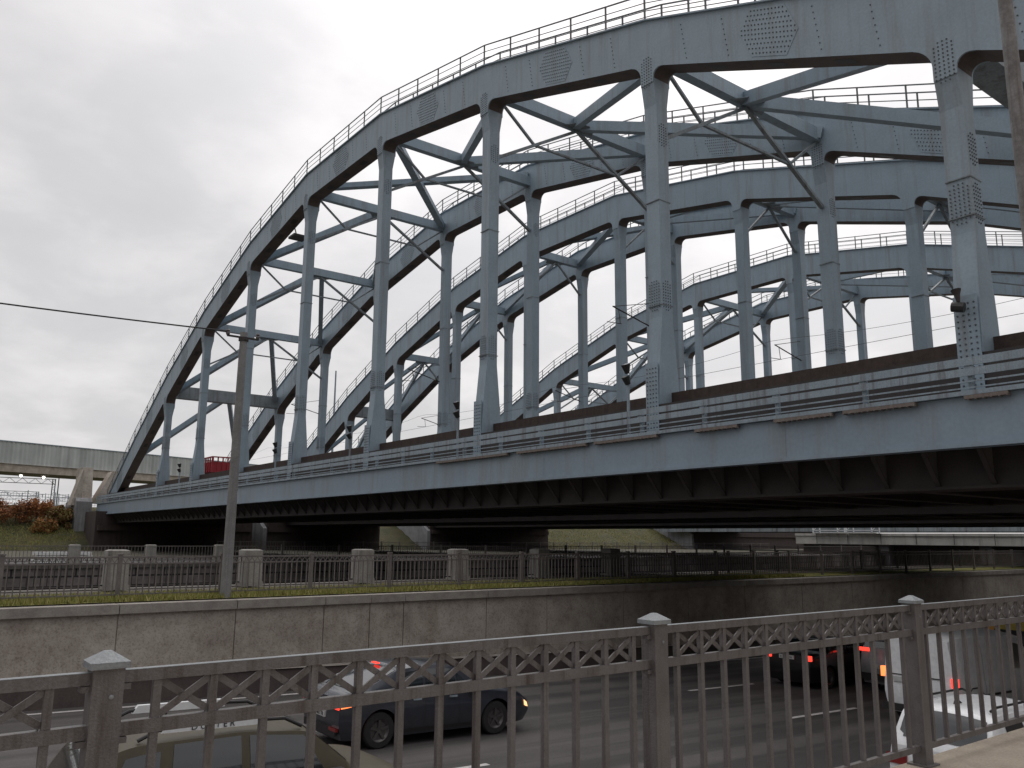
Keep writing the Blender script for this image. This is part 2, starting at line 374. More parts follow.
# retaining walls
wf = empty('retaining_wall', (0, 22.2, 0), 'long stained concrete retaining wall with vertical joints beyond the sunken road', 'retaining wall')
m = MB(); joints = [-30, -24, -19, -14, -10, -6, -2.2, 1.6, 4.99, 7.85, 10.33, 11.76, 12.88, 15.9, 18.41, 22, 25.5, 29, 33, 37, 42, 48, 54, 60, 70, 80, 100, 400]
prev = -900
for j in joints:
    m.box(prev + .015, j - .015, 22.2, 22.5, -5.5, -.28); prev = j
m.box(-900, 400, 22.24, 22.5, -5.5, -.3)
m.build('wall_panels', 'conc', wf)
m = MB(); prev = -900
for j in joints: m.box(prev + .01, j - .01, 22.10, 22.56, -.28, -.06); prev = j
m.build('coping', 'cope', wf)
m = MB()
for i in range(len(XS) - 1):
    x0, x1 = XS[i], XS[i + 1]; z0, z1 = road_z(x0), road_z(x1)
    m.add([(x0, 21.86, z0 - .1), (x1, 21.86, z1 - .1), (x1, 22.05, z1 + .56), (x0, 22.05, z0 + .56), (x0, 22.19, z0 + .56), (x1, 22.19, z1 + .56)], [(0, 1, 2, 3), (3, 2, 5, 4)])
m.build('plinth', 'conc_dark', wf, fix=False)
m = MB()
for i in range(len(XS) - 1):
    x0, x1 = XS[i], XS[i + 1]; z0, z1 = road_z(x0), road_z(x1)
    m.add([(x0, 22.0, z0 + .565), (x1, 22.0, z1 + .565), (x1, 22.19, z1 + .60), (x0, 22.19, z0 + .60)], [(0, 1, 2, 3)])
m.build('plinth_ledge', 'cope', wf, fix=False)
wn = empty('retaining_wall', (0, 3.5, 0), 'near concrete retaining wall under the grey railing in front of the viewer', 'retaining wall')
MB().box(-900, 400, 3.0, 3.36, -5.5, -.121).build('wall_panels', 'conc', wn)
MB().box(-900, 400, 3.201, 3.40, -.12, .0).build('coping', 'paving', wn)

# canal walls
for y0, y1, t in ((26.9, 27.3, 'granite block quay wall on the near side of the canal'), (50.2, 50.7, 'granite block quay wall on the opposite bank of the canal')):
    e = empty('canal_wall', (0, y0, 0), t, 'quay wall')
    MB().box(-900, 400, y0, y1, -3.5, -.2).build('block_face', 'blocks', e)
    MB().box(-900, 400, y0 - .08, y1 + .25, -.2, .03).build('coping', 'poledirt', e)

# grass blades on the strip and the bank
def blades(name, region, n, h, mats):
    m = MB()
    for _ in range(n):
        x, y, z = region(); a = random.random() * 6.28; hh = h * random.uniform(.5, 1.4); wd = .012 + .02 * random.random()
        dx_, dy_ = math.cos(a) * wd, math.sin(a) * wd; lx, ly = random.uniform(-.4, .4) * hh, random.uniform(-.4, .4) * hh
        m.add([(x - dx_, y - dy_, z), (x + dx_, y + dy_, z), (x + lx, y + ly, z + hh)], [(0, 1, 2)], random.choice((0, 0, 1)))
    o = m.build(name, mats, fix=False); o['kind'] = 'stuff'; o['label'] = 'short green grass'; return o
o = blades('grass', lambda: (random.uniform(-1, 34), random.uniform(22.6, 24.85), -.03), 42000, .12, ['blade', 'blade2'])
tag(o, 'short green grass strip on top of the retaining wall', 'grass')

# ------------------------------------------------------------------ near fence
def near_fence():
    y = 3.3
    root = empty('steel_fence', (3.5, y, 0), 'foreground grey painted steel railing with crossed frieze and capped square posts', 'fence')
    posts = [-4.83 + 2.78 * k - 0.01 * 0 for k in range(0, 8)]
    posts = [.72 + 2.785 * k for k in range(-2, 6)]
    h = .051
    pm = MB().box(-h, h, -h, h, 0, 1.125)
    p0 = None
    def mesh_at(mb, name, mat, x, parent):
        o = mb.build(name, mat, None); o.parent = parent; o.location = Vector((x, y, 0)) - Vector(root.location); return o
    pieces = []
    for k, x in enumerate(posts):
        q = MB(); q.box(-h, h, -h, h, 0, 1.14)
        q.box(-h - .03, h + .03, -h - .03, h + .03, 0, .012)
        po = mesh_at(q, 'post', 'fence', x, root)
        c = MB(); a = h + .014
        c.box(-a, a, -a, a, 1.14, 1.162)
        c.add([(-a, -a, 1.162), (a, -a, 1.162), (a, a, 1.162), (-a, a, 1.162), (-.012, -.012, 1.196), (.012, -.012, 1.196), (.012, .012, 1.196), (-.012, .012, 1.196)],
              [(0, 1, 5, 4), (1, 2, 6, 5), (2, 3, 7, 6), (3, 0, 4, 7), (4, 5, 6, 7)])
        co = c.build('post_cap', 'fence_cap', None); co.parent = po
        b = MB(); b.lathe([(.0, -.006), (.008, -.004), (.008, 0)], 8, 'y', (.012, -h, 1.045)); bo = b.build('bolt', 'fence_cap', None); bo.parent = po
    # one panel, copied
    L = 2.785 - 2 * h
    def panel():
        pe = bpy.data.objects.new('panel', None); COL.objects.link(pe); pe.parent = root
        def put(mb, name, mat='fence'):
            o = mb.build(name, mat, None); o.parent = pe; return o
        q = MB().box(0, L, -.02, .02, 1.085, 1.125).box(0, L, -.019, .019, 1.1255, 1.1275, 1)  # thin lighter strip paints the sky's reflection along the rail top
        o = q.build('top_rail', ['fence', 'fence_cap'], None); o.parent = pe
        put(MB().box(0, L, -.018, .018, .905, .952), 'middle_rail')
        put(MB().box(0, L, -.018, .018, .10, .14), 'bottom_rail')
        g = (L - 12 * .203) / 2
        for k in range(13):
            x = g + .203 * k
            put(MB().box(x - .014, x + .014, -.014, .014, .14, .905).box(x - .014, x + .014, -.014, .014, .952, 1.085), 'baluster')
        for k in range(12):
            x0 = g + .203 * k + .014; x1 = x0 + .203 - .028; q = MB()
            q.beam((x0, -.004, .962), (x1, -.004, 1.078), .009, .025, (0, 0, 1)); q.beam((x0, .005, 1.078), (x1, .005, .962), .009, .025, (0, 0, 1))
            put(q, 'lattice_cross')
        for xx in (-.012, L + .012):
            pass
        for xx in (.0, L - .03):
            for zz in (1.062, .882): put(MB().box(xx, xx + .03, -.024, .024, zz, zz + .02), 'bracket')
        return pe
    p = panel(); p.location = (posts[0] + h - root.location.x, 0, 0)
    for x in posts[1:-1]:
        c = copy_tree(p, root); c.location = (x + h - root.location.x, 0, 0)
near_fence()

# ------------------------------------------------------------------ railings beyond the road
def far_fence(name, y, label, x_list, z0, ztop, nb, frieze, mat, label2=None, ground_ext=.1):
    root = empty(name, (x_list[0], y, z0), label, 'fence')
    proto_post = MB().box(-.05, .05, -.05, .05, z0 - ground_ext, ztop + .03).box(-.065, .065, -.065, .065, ztop + .03, ztop + .07)
    sp = x_list[1] - x_list[0]
    q = MB()
    q.box(.05, sp - .05, -.02, .02, ztop - .045, ztop).box(.05, sp - .05, -.02, .02, z0 + .1, z0 + .14)
    zt = ztop - .045
    if frieze:
        q.box(.05, sp - .05, -.02, .02, ztop - .20, ztop - .165); zt = ztop - .2
        for k in range(2 * nb):
            a = .05 + (sp - .1) * k / (2 * nb); b = .05 + (sp - .1) * (k + 1) / (2 * nb)
            q.beam((a, 0, ztop - .165 if k % 2 else ztop - .045), (b, 0, ztop - .045 if k % 2 else ztop - .165), .012, .016)
    for k in range(nb):
        x = .05 + (sp - .1) * (k + .5) / nb; q.box(x - .013, x + .013, -.013, .013, z0 + .14, zt)
    me_p = proto_post.build('post', mat, None); me_q = q.build('panel', mat, None)
    off = Vector((0, 0, -z0))
    for k, x in enumerate(x_list):
        a = me_p if k == 0 else me_p.copy()
        b = me_q if k == 0 else me_q.copy()
        if k: COL.objects.link(a)
        a.parent = root; a.location = (x - x_list[0], 0, -z0)
        if k and k < len(x_list) - 1 or k == 0:
            if k: COL.objects.link(b)
            b.parent = root; b.location = (x - x_list[0], 0, -z0)
    return root
far_fence('thin_railing', 23.3, 'thin grey railing standing in the grass strip above the retaining wall', [-.03 + 2.6 * k for k in range(-5, 25)], -.02, 1.05, 16, True, 'fence_far')
far_fence('canal_railing', 26.35, 'dark iron railing between the stone pillars on the near canal edge', [5.75 - 3.93 * 3 + 3.93 * k for k in range(18)], .05, .98, 24, False, 'iron')
far_fence('canal_railing', 51.0, 'iron railing between small stone pillars on the opposite canal bank', [8.95 - 3.92 * 4 + 3.92 * k for k in range(26)], .05, .98, 22, False, 'fence_far')
far_fence('embankment_railing', 92.0, 'low grey railing at the foot of the green bank seen under the bridges', [30 + 2.5 * k for k in range(40)], .0, .95, 12, False, 'fence_far')

def pillar_mesh(w, h):
    m = MB(); a = w / 2
    m.box(-a - .02, a + .02, -a - .02, a + .02, 0, .14)
    b = a * .94
    m.add([(-a, -a, .14), (a, -a, .14), (a, a, .14), (-a, a, .14), (-b, -b, h - .14), (b, -b, h - .14), (b, b, h - .14), (-b, b, h - .14)],
          [(0, 1, 5, 4), (1, 2, 6, 5), (2, 3, 7, 6), (3, 0, 4, 7)])
    a *= .96; m.box(-a, a, -a, a, h - .14, h - .03)
    m.add([(-a, -a, h - .03), (a, -a, h - .03), (a, a, h - .03), (-a, a, h - .03), (-a * .7, -a * .7, h), (a * .7, -a * .7, h), (a * .7, a * .7, h), (-a * .7, a * .7, h)],
          [(0, 1, 5, 4), (1, 2, 6, 5), (2, 3, 7, 6), (3, 0, 4, 7), (4, 5, 6, 7)])
    return m
pp = pillar_mesh(.60, 1.12).build('stone_pillar', 'granite'); k2 = 0
ords = ['first', 'second', 'third', 'fourth', 'fifth', 'sixth', 'seventh', 'eighth', 'ninth', 'tenth', 'eleventh', 'twelfth', 'thirteenth', 'fourteenth', 'fifteenth', 'sixteenth', 'seventeenth', 'eighteenth']
near_desc = {0: 'pale grey granite pillar on the near canal edge, leftmost before the lamp pole', 1: 'granite pillar on the near canal edge just right of the concrete lamp pole',
             2: 'granite pillar on the near canal edge, second to the right of the lamp pole', 3: 'granite pillar on the near canal edge, third to the right of the lamp pole',
             4: 'shaded granite pillar on the near canal edge, fourth to the right of the lamp pole', 5: 'dark granite pillar on the near canal edge under the bridge, fifth right of the lamp pole'}
for k in range(0, 6):
    o = pp if k == 0 else pp.copy()
    if k: COL.objects.link(o)
    o.location = (5.75 + 3.93 * k, 26.35, 0.05)
    tag(o, near_desc[k], 'pillar', 'granite pillars along the near canal edge')
p2 = pillar_mesh(.56, 1.0).build('stone_pillar', 'granite')
far_desc = ['small stone pillar on the opposite canal bank below the orange bushes', 'small stone pillar on the opposite canal bank in front of the bridge abutment corner',
            'small stone pillar on the opposite canal bank just left of the first granite pillar pair gap', 'small stone pillar on the opposite canal bank beside the lamp pole']
far_desc = ['stone pillar on the opposite canal bank, cut by the left picture edge', 'stone pillar on the opposite canal bank below the end of the orange bushes',
            'stone pillar on the opposite canal bank under the left end of the bridge girder', 'stone pillar on the opposite canal bank just left of the lamp pole']
for k in range(4):
    o = p2 if k == 0 else p2.copy()
    if k: COL.objects.link(o)
    o.location = (8.95 + 3.92 * (k - 1), 51.0, 0.04)
    tag(o, far_desc[k], 'pillar', 'stone pillars on the opposite canal bank')

# ------------------------------------------------------------------ railway bridges
S_, T0 = 10.014, 98.71
ZB = [.10, .36, .605, .825, .98, 1.073]; ZT = [.185, .465, .710, .912, 1.065, 1.158]
ZB = ZB + ZB[::-1]; ZT = ZT + ZT[::-1]
zb = [1.6 + 20 * v for v in ZB]; zt = [1.6 + 20 * v for v in ZT]
YI = lambda i: T0 - S_ * i
def lerp(a, b, t): return a + (b - a) * t
def zat(arr, y):
    i = (T0 - y) / S_; i = max(0, min(10.999, i)); k = int(i); return lerp(arr[k], arr[k + 1], i - k)

def bolt(m, x, y, z, nrm, r=.022, h=.022, mi=0):
    n = Vector(nrm); u = Vector((0, 0, 1)); s = n.cross(u)
    c = Vector((x, y, z)); vs = [c + (s * math.cos(a) + u * math.sin(a)) * r for a in [0, 1.047, 2.094, 3.142, 4.189, 5.236]]
    vs += [v + n * h - (v - c) * .25 for v in vs]
    m.add(vs, [(6, 7, 8, 9, 10, 11)] + [(i, (i + 1) % 6, 6 + (i + 1) % 6, 6 + i) for i in range(6)], mi)

def bridge(name, X1, X2, label, full, ties):
    root = empty(name, (X1, 92, 0), label, 'railway bridge')
    cw = .42                                              # half width of the arch box
    for side, X in ((0, X1), (1, X2)):
        # arch chord: one box, kinked at each panel point
        m = MB(); vs = []
        for i in range(12):
            y = YI(i)
            for (x, z) in ((X - cw, zb[i]), (X + cw, zb[i]), (X + cw, zt[i]), (X - cw, zt[i])): vs.append((x, y, z))
        fs = []
        for i in range(11):
            for k in range(4): fs.append((4 * i + k, 4 * i + (k + 1) % 4, 4 * i + 4 + (k + 1) % 4, 4 * i + 4 + k))
        fs += [(0, 1, 2, 3), (47, 46, 45, 44)]
        m.add(vs, fs)
        for i in range(11): m.mi[4 * i] = 1
        # top plate overhanging like a cornice
        vs = []
        for i in range(12):
            y = YI(i)
            for (x, z) in ((X - cw - .1, zt[i] + .003), (X + cw + .1, zt[i] + .003), (X + cw + .1, zt[i] + .06), (X - cw - .1, zt[i] + .06)): vs.append((x, y, z))
        m.add(vs, fs)
        # dark soffit hatches and splice bolts belong to the arch surface
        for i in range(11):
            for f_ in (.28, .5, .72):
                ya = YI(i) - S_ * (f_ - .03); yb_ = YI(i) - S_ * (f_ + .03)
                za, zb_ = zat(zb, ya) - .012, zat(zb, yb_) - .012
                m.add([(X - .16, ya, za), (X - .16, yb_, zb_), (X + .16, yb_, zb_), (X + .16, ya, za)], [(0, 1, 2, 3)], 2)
        if full:
            xf = X - cw
            for i in range(0, 11):
                yc = YI(i) - S_ * .5; rows = 10
                ext = lambda q: 1.05 - .5 * abs(q - .5) * 2
                pl = [(yc + ext(q), lerp(zat(zb, yc + ext(q)), zat(zt, yc + ext(q)), q)) for q in (.06, .5, .93)] + [(yc - ext(q), lerp(zat(zb, yc - ext(q)), zat(zt, yc - ext(q)), q)) for q in (.93, .5, .06)]
                m.prism(pl, 'x', xf - .014, xf - .001, 4)
                for r_ in range(rows):
                    zz = lerp(.12, .88, r_ / (rows - 1)); n = int(ext(zz) * 2 / .125)
                    for c_ in range(n):
                        yy = yc + (c_ - (n - 1) / 2) * .125; zz_ = lerp(zat(zb, yy), zat(zt, yy), zz)
                        bolt(m, xf - .014, yy, zz_, (-1, 0, 0), .026, .024, 3)
                for f_ in (.17, .34, .66, .83):
                    yy = YI(i) - S_ * f_
                    for r_ in range(8):
                        y2 = yy + (r_ - 4) * .03; bolt(m, xf, y2, lerp(zat(zb, y2), zat(zt, y2), .12 + .1 * r_), (-1, 0, 0), .022, .022, 3)
        chord = m.build('arch', ['steel', 'soffit', 'trim', 'bolt', 'steel'], root)
        # railings on both edges of the arch top
        for sx in (-1, 1):
            m = MB(); xx = X + sx * (cw + .03)
            for i in range(11):
                a = Vector((xx, YI(i), zt[i])); b_ = Vector((xx, YI(i + 1), zt[i + 1]))
                hs = (1.05, .72, .4) if full or side == 0 else (1.05, .55)
                for h in hs:
                    m.beam(a + Z * h, b_ + Z * h, .045 if h > 1 else .025, .045 if h > 1 else .025)
                for k in range(5):
                    p = a.lerp(b_, k / 5); m.beam(p + Z * .02, p + Z * 1.05, .055, .055)
            m.build('arch_railing', 'railpaint', root)
        # hangers
        for i in range(2, 10):
            y = YI(i); hw = .29; zc_ = zb[i]; zb0 = 5.9
            sl1 = (zb[i + 1] - zb[i]) / -S_; sl0 = (zb[i] - zb[i - 1]) / -S_    # dz/dy either side
            zl = lambda yy: zat(zb, yy)
            # fillet gusset plates merging into the arch faces
            Rf = .45; poly = []
            n = 6
            for k in range(n + 1):      # camera-left side (larger y)
                a = math.pi / 2 * k / n
                yy = y + hw + Rf * (1 - math.sin(a)); base = zl(y + hw + Rf * (1 - math.sin(a)))
                poly.append((yy, base - Rf * (1 - math.cos(a))))
            right = []
            for k in range(n + 1):
                a = math.pi / 2 * k / n
                yy = y - hw - Rf * (1 - math.sin(a)); base = zl(yy)
                right.append((yy, base - Rf * (1 - math.cos(a))))
            zlow = min(poly[-1][1], right[-1][1]) - .15
            poly = poly + [(y + hw, zlow), (y - hw, zlow)] + right[::-1]
            poly = poly + [(right[0][0], zl(right[0][0]) + .25), (y, zl(y) + .28), (poly[0][0], zl(poly[0][0]) + .25)]
            g = MB(); e = .004
            # triangulated fan per plate (polygon is concave, so split left / centre / right)
            def plate(g, x0, x1):
                g.prism([(y + hw, zlow), (y - hw, zlow), (y - hw, zl(y - hw) + .25), (y + hw, zl(y + hw) + .25)], 'x', x0, x1)
                for lst in (poly[:n + 1], right):
                    for k in range(n):
                        (ya, za), (yb_, zb2) = lst[k], lst[k + 1]
                        if abs(ya - yb_) < 1e-5: continue
                        g.prism([(ya, za), (yb_, zb2), (yb_, zl(yb_) + .2), (ya, zl(ya) + .2)], 'x', x0, x1)
            plate(g, X - cw - e, X - cw + .05); plate(g, X + cw - .05, X + cw + e)
            # soffit of the fillets
            for lst in (poly[:n + 1], right):
                for k in range(n):
                    (ya, za), (yb_, zb2) = lst[k], lst[k + 1]
                    g.add([(X - cw + .04, ya, za + .01), (X + cw - .04, ya, za + .01), (X + cw - .04, yb_, zb2 + .01), (X - cw + .04, yb_, zb2 + .01)], [(0, 1, 2, 3)], 3)
            # shaft: narrow in the middle, flared foot
            H = zlow - zb0
            st = [(zlow + .6, cw - .02), (zlow, cw - .02), (zlow - .8, .27), (zb0 + 3.0, .26), (zb0 + 1.6, .40), (zb0 + .9, .46), (zb0, .50)]
            if H < 5.5: st = [(zlow + .6, cw - .02), (zlow, cw - .02), (lerp(zb0, zlow, .72), .31), (lerp(zb0, zlow, .5), .31), (lerp(zb0, zlow, .25), .42), (zb0, .48)]
            vs = []
            for (zz, hx) in st:
                for (a, b_) in ((-1, -1), (1, -1), (1, 1), (-1, 1)): vs.append((X + a * hx, y + b_ * (hw - .003), zz))
            fs = []
            for k in range(len(st) - 1):
                for j in range(4): fs.append((4 * k + j, 4 * k + (j + 1) % 4, 4 * k + 4 + (j + 1) % 4, 4 * k + 4 + j))
            fs += [(0, 1, 2, 3), tuple(4 * (len(st) - 1) + j for j in (3, 2, 1, 0))]
            g.add(vs, fs)
            # bands / seams round the shaft, bolt heads on its faces
            for zz in (zb0 + 3.4, lerp(zb0, zlow, .62)):
                if zz < zlow - 2: g.box(X - .305, X + .305, y - hw - .012, y + hw + .012, zz, zz + .03, 2)
            if full:
                def cluster(x, zc0, nr, nc, dz_, dy_, face):
                    for r_ in range(nr):
                        wdt = nc if r_ not in (0, nr - 1) else nc - 2
                        for c_ in range(wdt):
                            off = (c_ - (wdt - 1) / 2) * dy_; zz = zc0 + (r_ - (nr - 1) / 2) * dz_
                            if face == 0: bolt(g, x, y + off, zz, (-1, 0, 0), .023, .024, 1)
                            else: bolt(g, x + off, y - hw + .003, zz, (0, -1, 0), .023, .024, 1)
                cluster(X - cw - e, zlow + .45, 11, 5, .11, .11, 0)
                if side == 0 or i > 5: cluster(X, zlow - 1.9, 9, 4, .1, .11, 1)
                if H > 5.5:
                    cluster(X - .29, zb0 + 3.75, 11, 5, .1, .105, 0); cluster(X, zb0 + 3.75, 11, 4, .1, .11, 1)
            hg = g.build('hanger', ['steel', 'bolt', 'steel2', 'soffit'], root)
            if full and side == 0:
                q = MB().box(X - .53, X - .502, y - hw + .02, y + hw - .02, 4.95, 7.3)
                for r_ in range(15):
                    for c_ in range(4): bolt(q, X - .53, y + (c_ - 1.5) * .13, 5.15 + r_ * .14, (-1, 0, 0), .025, .024, 1)
                q.build('foot_plate', ['steel', 'bolt'], hg)
        # deck tie girder below each arch
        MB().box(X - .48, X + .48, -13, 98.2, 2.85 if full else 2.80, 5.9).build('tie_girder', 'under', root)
    # cross struts and K bracing
    xm = (X1 + X2) / 2; xa, xb = X1 + cw, X2 - cw; wide = X2 - X1 > 8
    cz = lambda i: (zb[i] + zt[i]) / 2 - .25
    for i in range(2, 10):
        y = YI(i); z = cz(i)
        big = i in (2, 9)
        if big: MB().box(xa, xb, y - .45, y + .45, z - .55, z + .55).build('portal_beam', 'abut' if False else 'steel2', root)
        else: MB().beam((xa, y, z), (xb, y, z), .40, .58).build('cross_strut', 'steel', root)
        j = i - 1 if i <= 5 else i + 1
        yj = YI(j); zj = cz(j)
        s = .5 if wide else .38
        for xe in (xa, xb):
            d = .12 if xe < xm else -.12
            MB().beam((xm - d, y, z - .003), (xe, yj + (.3 if j < i else -.3), zj), s - .14, s).build('wind_brace', 'steel' if j < i else 'steel', root)
        # gusset at the K node
        g = MB(); sg = 1 if j < i else -1
        g.prism([(xm - 1.0, y), (xm + 1.0, y), (xm + .5, y + sg * .7), (xm - .5, y + sg * .7)], 'z', z - .30, z - .27); g.build('gusset', 'steel2', root)
        if 3 <= i <= 8 and wide:
            zp = zb[i] - 2.6; xq = lambda t, xe: lerp(xm, xe, t)
            q = [None, None]
            for n_, xe in enumerate((X1 + .3, X2 - .3)):
                MB().beam((xm, y, z - .3), (xe, y, zp), .13, .17, (0, 1, 0)).build('sway_brace', 'steel2', root)
                qx, qz = lerp(xm, xe, .55), lerp(z - .3, zp, .55); q[n_] = (qx, qz)
                MB().beam((qx, y + .003, qz), (xa if n_ == 0 else xb, y + .003, z - .25), .10, .12, (0, 1, 0)).build('sub_brace', 'steel2', root)
            MB().beam((q[0][0], y - .003, q[0][1]), (q[1][0], y - .003, q[1][1]), .09, .11, (0, 1, 0)).build('sway_tie', 'steel2', root)
        elif 3 <= i <= 8:
            zp = zb[i] - 2.0
            for n_, xe in enumerate((X1 + .3, X2 - .3)):
                MB().beam((xm, y, z - .3), (xe, y, zp), .11, .14, (0, 1, 0)).build('sway_brace', 'steel2', root)
    # crossed channels in the crown panel
    for k, (pa, pb) in enumerate((((xa, YI(5), cz(5)), (xb, YI(6), cz(6))), ((xa, YI(6), cz(6)), (xb, YI(5), cz(5))))):
        dz = .24 * (k * 2 - 1) * .5
        MB().beam(Vector(pa) + Z * (.45 if k == 0 else .05), Vector(pb) + Z * (.45 if k == 0 else .05), .45, .34).build('crown_brace', 'steel', root)
    if ties == 'side':
        pass
    # deck
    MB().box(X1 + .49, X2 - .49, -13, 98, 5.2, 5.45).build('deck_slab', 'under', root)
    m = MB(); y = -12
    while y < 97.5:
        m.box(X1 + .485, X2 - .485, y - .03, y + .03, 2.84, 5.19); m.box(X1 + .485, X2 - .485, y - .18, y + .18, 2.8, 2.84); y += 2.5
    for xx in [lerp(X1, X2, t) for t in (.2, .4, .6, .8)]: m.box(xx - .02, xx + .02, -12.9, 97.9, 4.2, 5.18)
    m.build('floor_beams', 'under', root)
    MB().box(X1 + .1, X1 + .16, -13, 98, 5.92, 6.34).box(X2 - .16, X2 - .1, -13, 98, 5.92, 6.34).build('ballast_board', 'ballast', root)
    m = MB(); random.seed(3)
    nn = 120; prof = [(X1 + .17, 6.27), (X1 + 1.2, 6.42), (xm, 6.38), (X2 - 1.2, 6.42), (X2 - .17, 6.27)]; vs = []
    for k in range(nn + 1):
        yy = lerp(-13, 98, k / nn)
        for (x, z) in prof: vs.append((x, yy, z - .03 + random.uniform(-.05, .05)))
    m.add(vs, [(5 * k + j, 5 * k + j + 1, 5 * k + 6 + j, 5 * k + 5 + j) for k in range(nn) for j in range(4)])
    m.build('ballast', 'gravel', root, fix=False)
    if full:
        X = X1 - 1.5
        m = MB().box(X, X + .04, -13, 98.0, 3.72, 4.74).box(X - .10, X + .3, -13, 98.0, 3.62, 3.718)
        for k in range(12):
            yy = YI(k) + 4.4; m.box(X - .006, X - .002, yy - .012, yy + .012, 3.72, 4.73)
        m.build('fascia_girder', 'girder', root)
        MB().box(X - .14, X1 - .49, -13, 98.0, 4.75, 4.85).build('walkway', 'rail', root)
        # rusty cable trays hung under the walkway edge
        for (ya, yb_) in ((7.4, 8.3), (9.4, 11.2), (11.5, 13.2), (14.4, 15.9), (17.4, 20.2), (20.6, 24.4), (25, 30)):
            m = MB().box(X - .17, X - .03, ya, yb_, 4.66, 4.74)
            yy = ya
            while yy < yb_: m.box(X - .19, X - .01, yy, yy + .03, 4.64, 4.66); yy += .16
            m.build('cable_tray', 'rust', root)
        # guard rail
        for k in range(44):
            yy = 98.3 - 2.5 * k - .09
            m = MB().box(X + .02, X + .14, yy - .05, yy + .05, 4.851, 5.5).box(X - .03, X + .02, yy - .09, yy + .09, 5.36, 5.46)
            m.build('guard_post', 'rail', root)
        MB().box(X - .06, X - .02, -13, 98, 5.42, 5.58).box(X - .055, X + .0, -13, 98, 5.58, 5.60).build('guard_beam', 'rail', root)
        MB().box(X - .06, X - .02, -13, 98, 5.19, 5.36).build('guard_beam', 'rail', root)
        MB().beam((X - .04, -13, 5.06), (X - .04, 98, 5.06), .035, .035).beam((X - .05, -13, 4.92), (X - .05, 98, 4.92), .03, .03).build('lower_rail', 'rail', root)
        # sloped brackets under the fascia, eight to a panel
        bt = None; y = 97.2; k = 0
        while y > -12.5 and k < 88:
            if bt is None:
                m = MB().prism([(X + .05, 4.7), (X + .05, 3.9), (X + .35, 3.72), (X1 - .49, 2.88), (X1 - .49, 4.7)], 'y', y - .012, y + .012)
                m.beam((X + .33, y, 3.70), (X1 - .49, y, 2.86), .12, .02, (1, 0, 1), 1)
                bt = m.build('bracket', ['bracketpaint', 'under'], root); y0 = y
            else:
                c = bt.copy(); COL.objects.link(c); c.parent = root; c.location = (0, y - y0, 0)
            y -= S_ / 8; k += 1
        # bottom flange of the tie girder
        MB().box(X1 - .56, X1 + .56, -13, 98.2, 2.78, 2.848).build('bottom_flange', 'under', root)
    else:
        X = X1 - 1.1
        MB().box(X, X + .04, -13, 97.9, 3.7, 4.74).box(X - .1, X1 - .49, -13, 97.9, 4.745, 4.85).build('fascia_girder', 'girder', root)
        m = MB()
        for k in range(44): m.box(X, X + .08, 97.8 - 2.5 * k, 97.9 - 2.5 * k, 4.851, 5.55)
        m.box(X - .05, X - .01, -13, 98, 5.2, 5.55).build('guard_rail', 'rail', root)
    if ties > 10:
        # approach track deck carried beside the far arch
        m = MB().box(X2 + .55, ties, -13, 97.9, 4.6, 4.9); y = -12
        while y < 97: m.box(X2 + .55, ties, y - .1, y + .1, 3.4, 4.599); y += 2.5
        for xx in (lerp(X2 + .6, ties, .33), lerp(X2 + .6, ties, .66), ties - .3): m.box(xx - .1, xx + .1, -13, 97.9, 2.8, 3.399)
        m.build('side_deck', 'under', root)
    return root

bridge('railway_bridge', 20.0 + .42, 30.9, 'nearest grey-blue steel tied arch railway bridge spanning the whole picture', True, 2)
bridge('railway_bridge', 38.5, 44.1, 'narrow single track tied arch bridge, second behind the nearest one', False, 50)
bridge('railway_bridge', 58.4, 68.6, 'farthest tied arch railway bridge seen through the hangers of the others', False, 77)

# ------------------------------------------------------------------ abutments and bank
def abutment(x0, x1, label, wing_l=True):
    e = empty('bridge_abutment', ((x0 + x1) / 2, 93, 0), label, 'abutment')
    MB().box(x0, x1, 92.6, 104, -1, 3.9).build('abutment_wall', 'conc_dark', e)  # dark tone holds the shade below the deck
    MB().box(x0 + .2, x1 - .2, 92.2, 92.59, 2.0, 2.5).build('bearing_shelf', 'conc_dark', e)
    if wing_l:
        MB().prism([(92.4, -1), (104, -1), (104, 5.2), (97.5, 5.2), (92.4, 2.4)], 'x', x0 - .45, x0 - .003).build('wing_wall', 'wing', e)
    return e
a1 = abutment(17.9, 34, 'grey concrete abutment carrying the left end of the nearest bridge', False)
MB().prism([(97.9, -1), (104, -1), (104, 5.0), (98.4, 5.4), (97.9, 5.0)], 'x', 16.9, 18.45).build('wing_wall', 'wing', a1)
abutment(35.6, 50, 'dark abutment of the second bridge with pale wing wall in the gap')
abutment(57.2, 77, 'abutment of the farthest bridge with pale wing wall beside the green slope')
abutment(108, 150, 'distant dark abutment at the right end of the green slope')
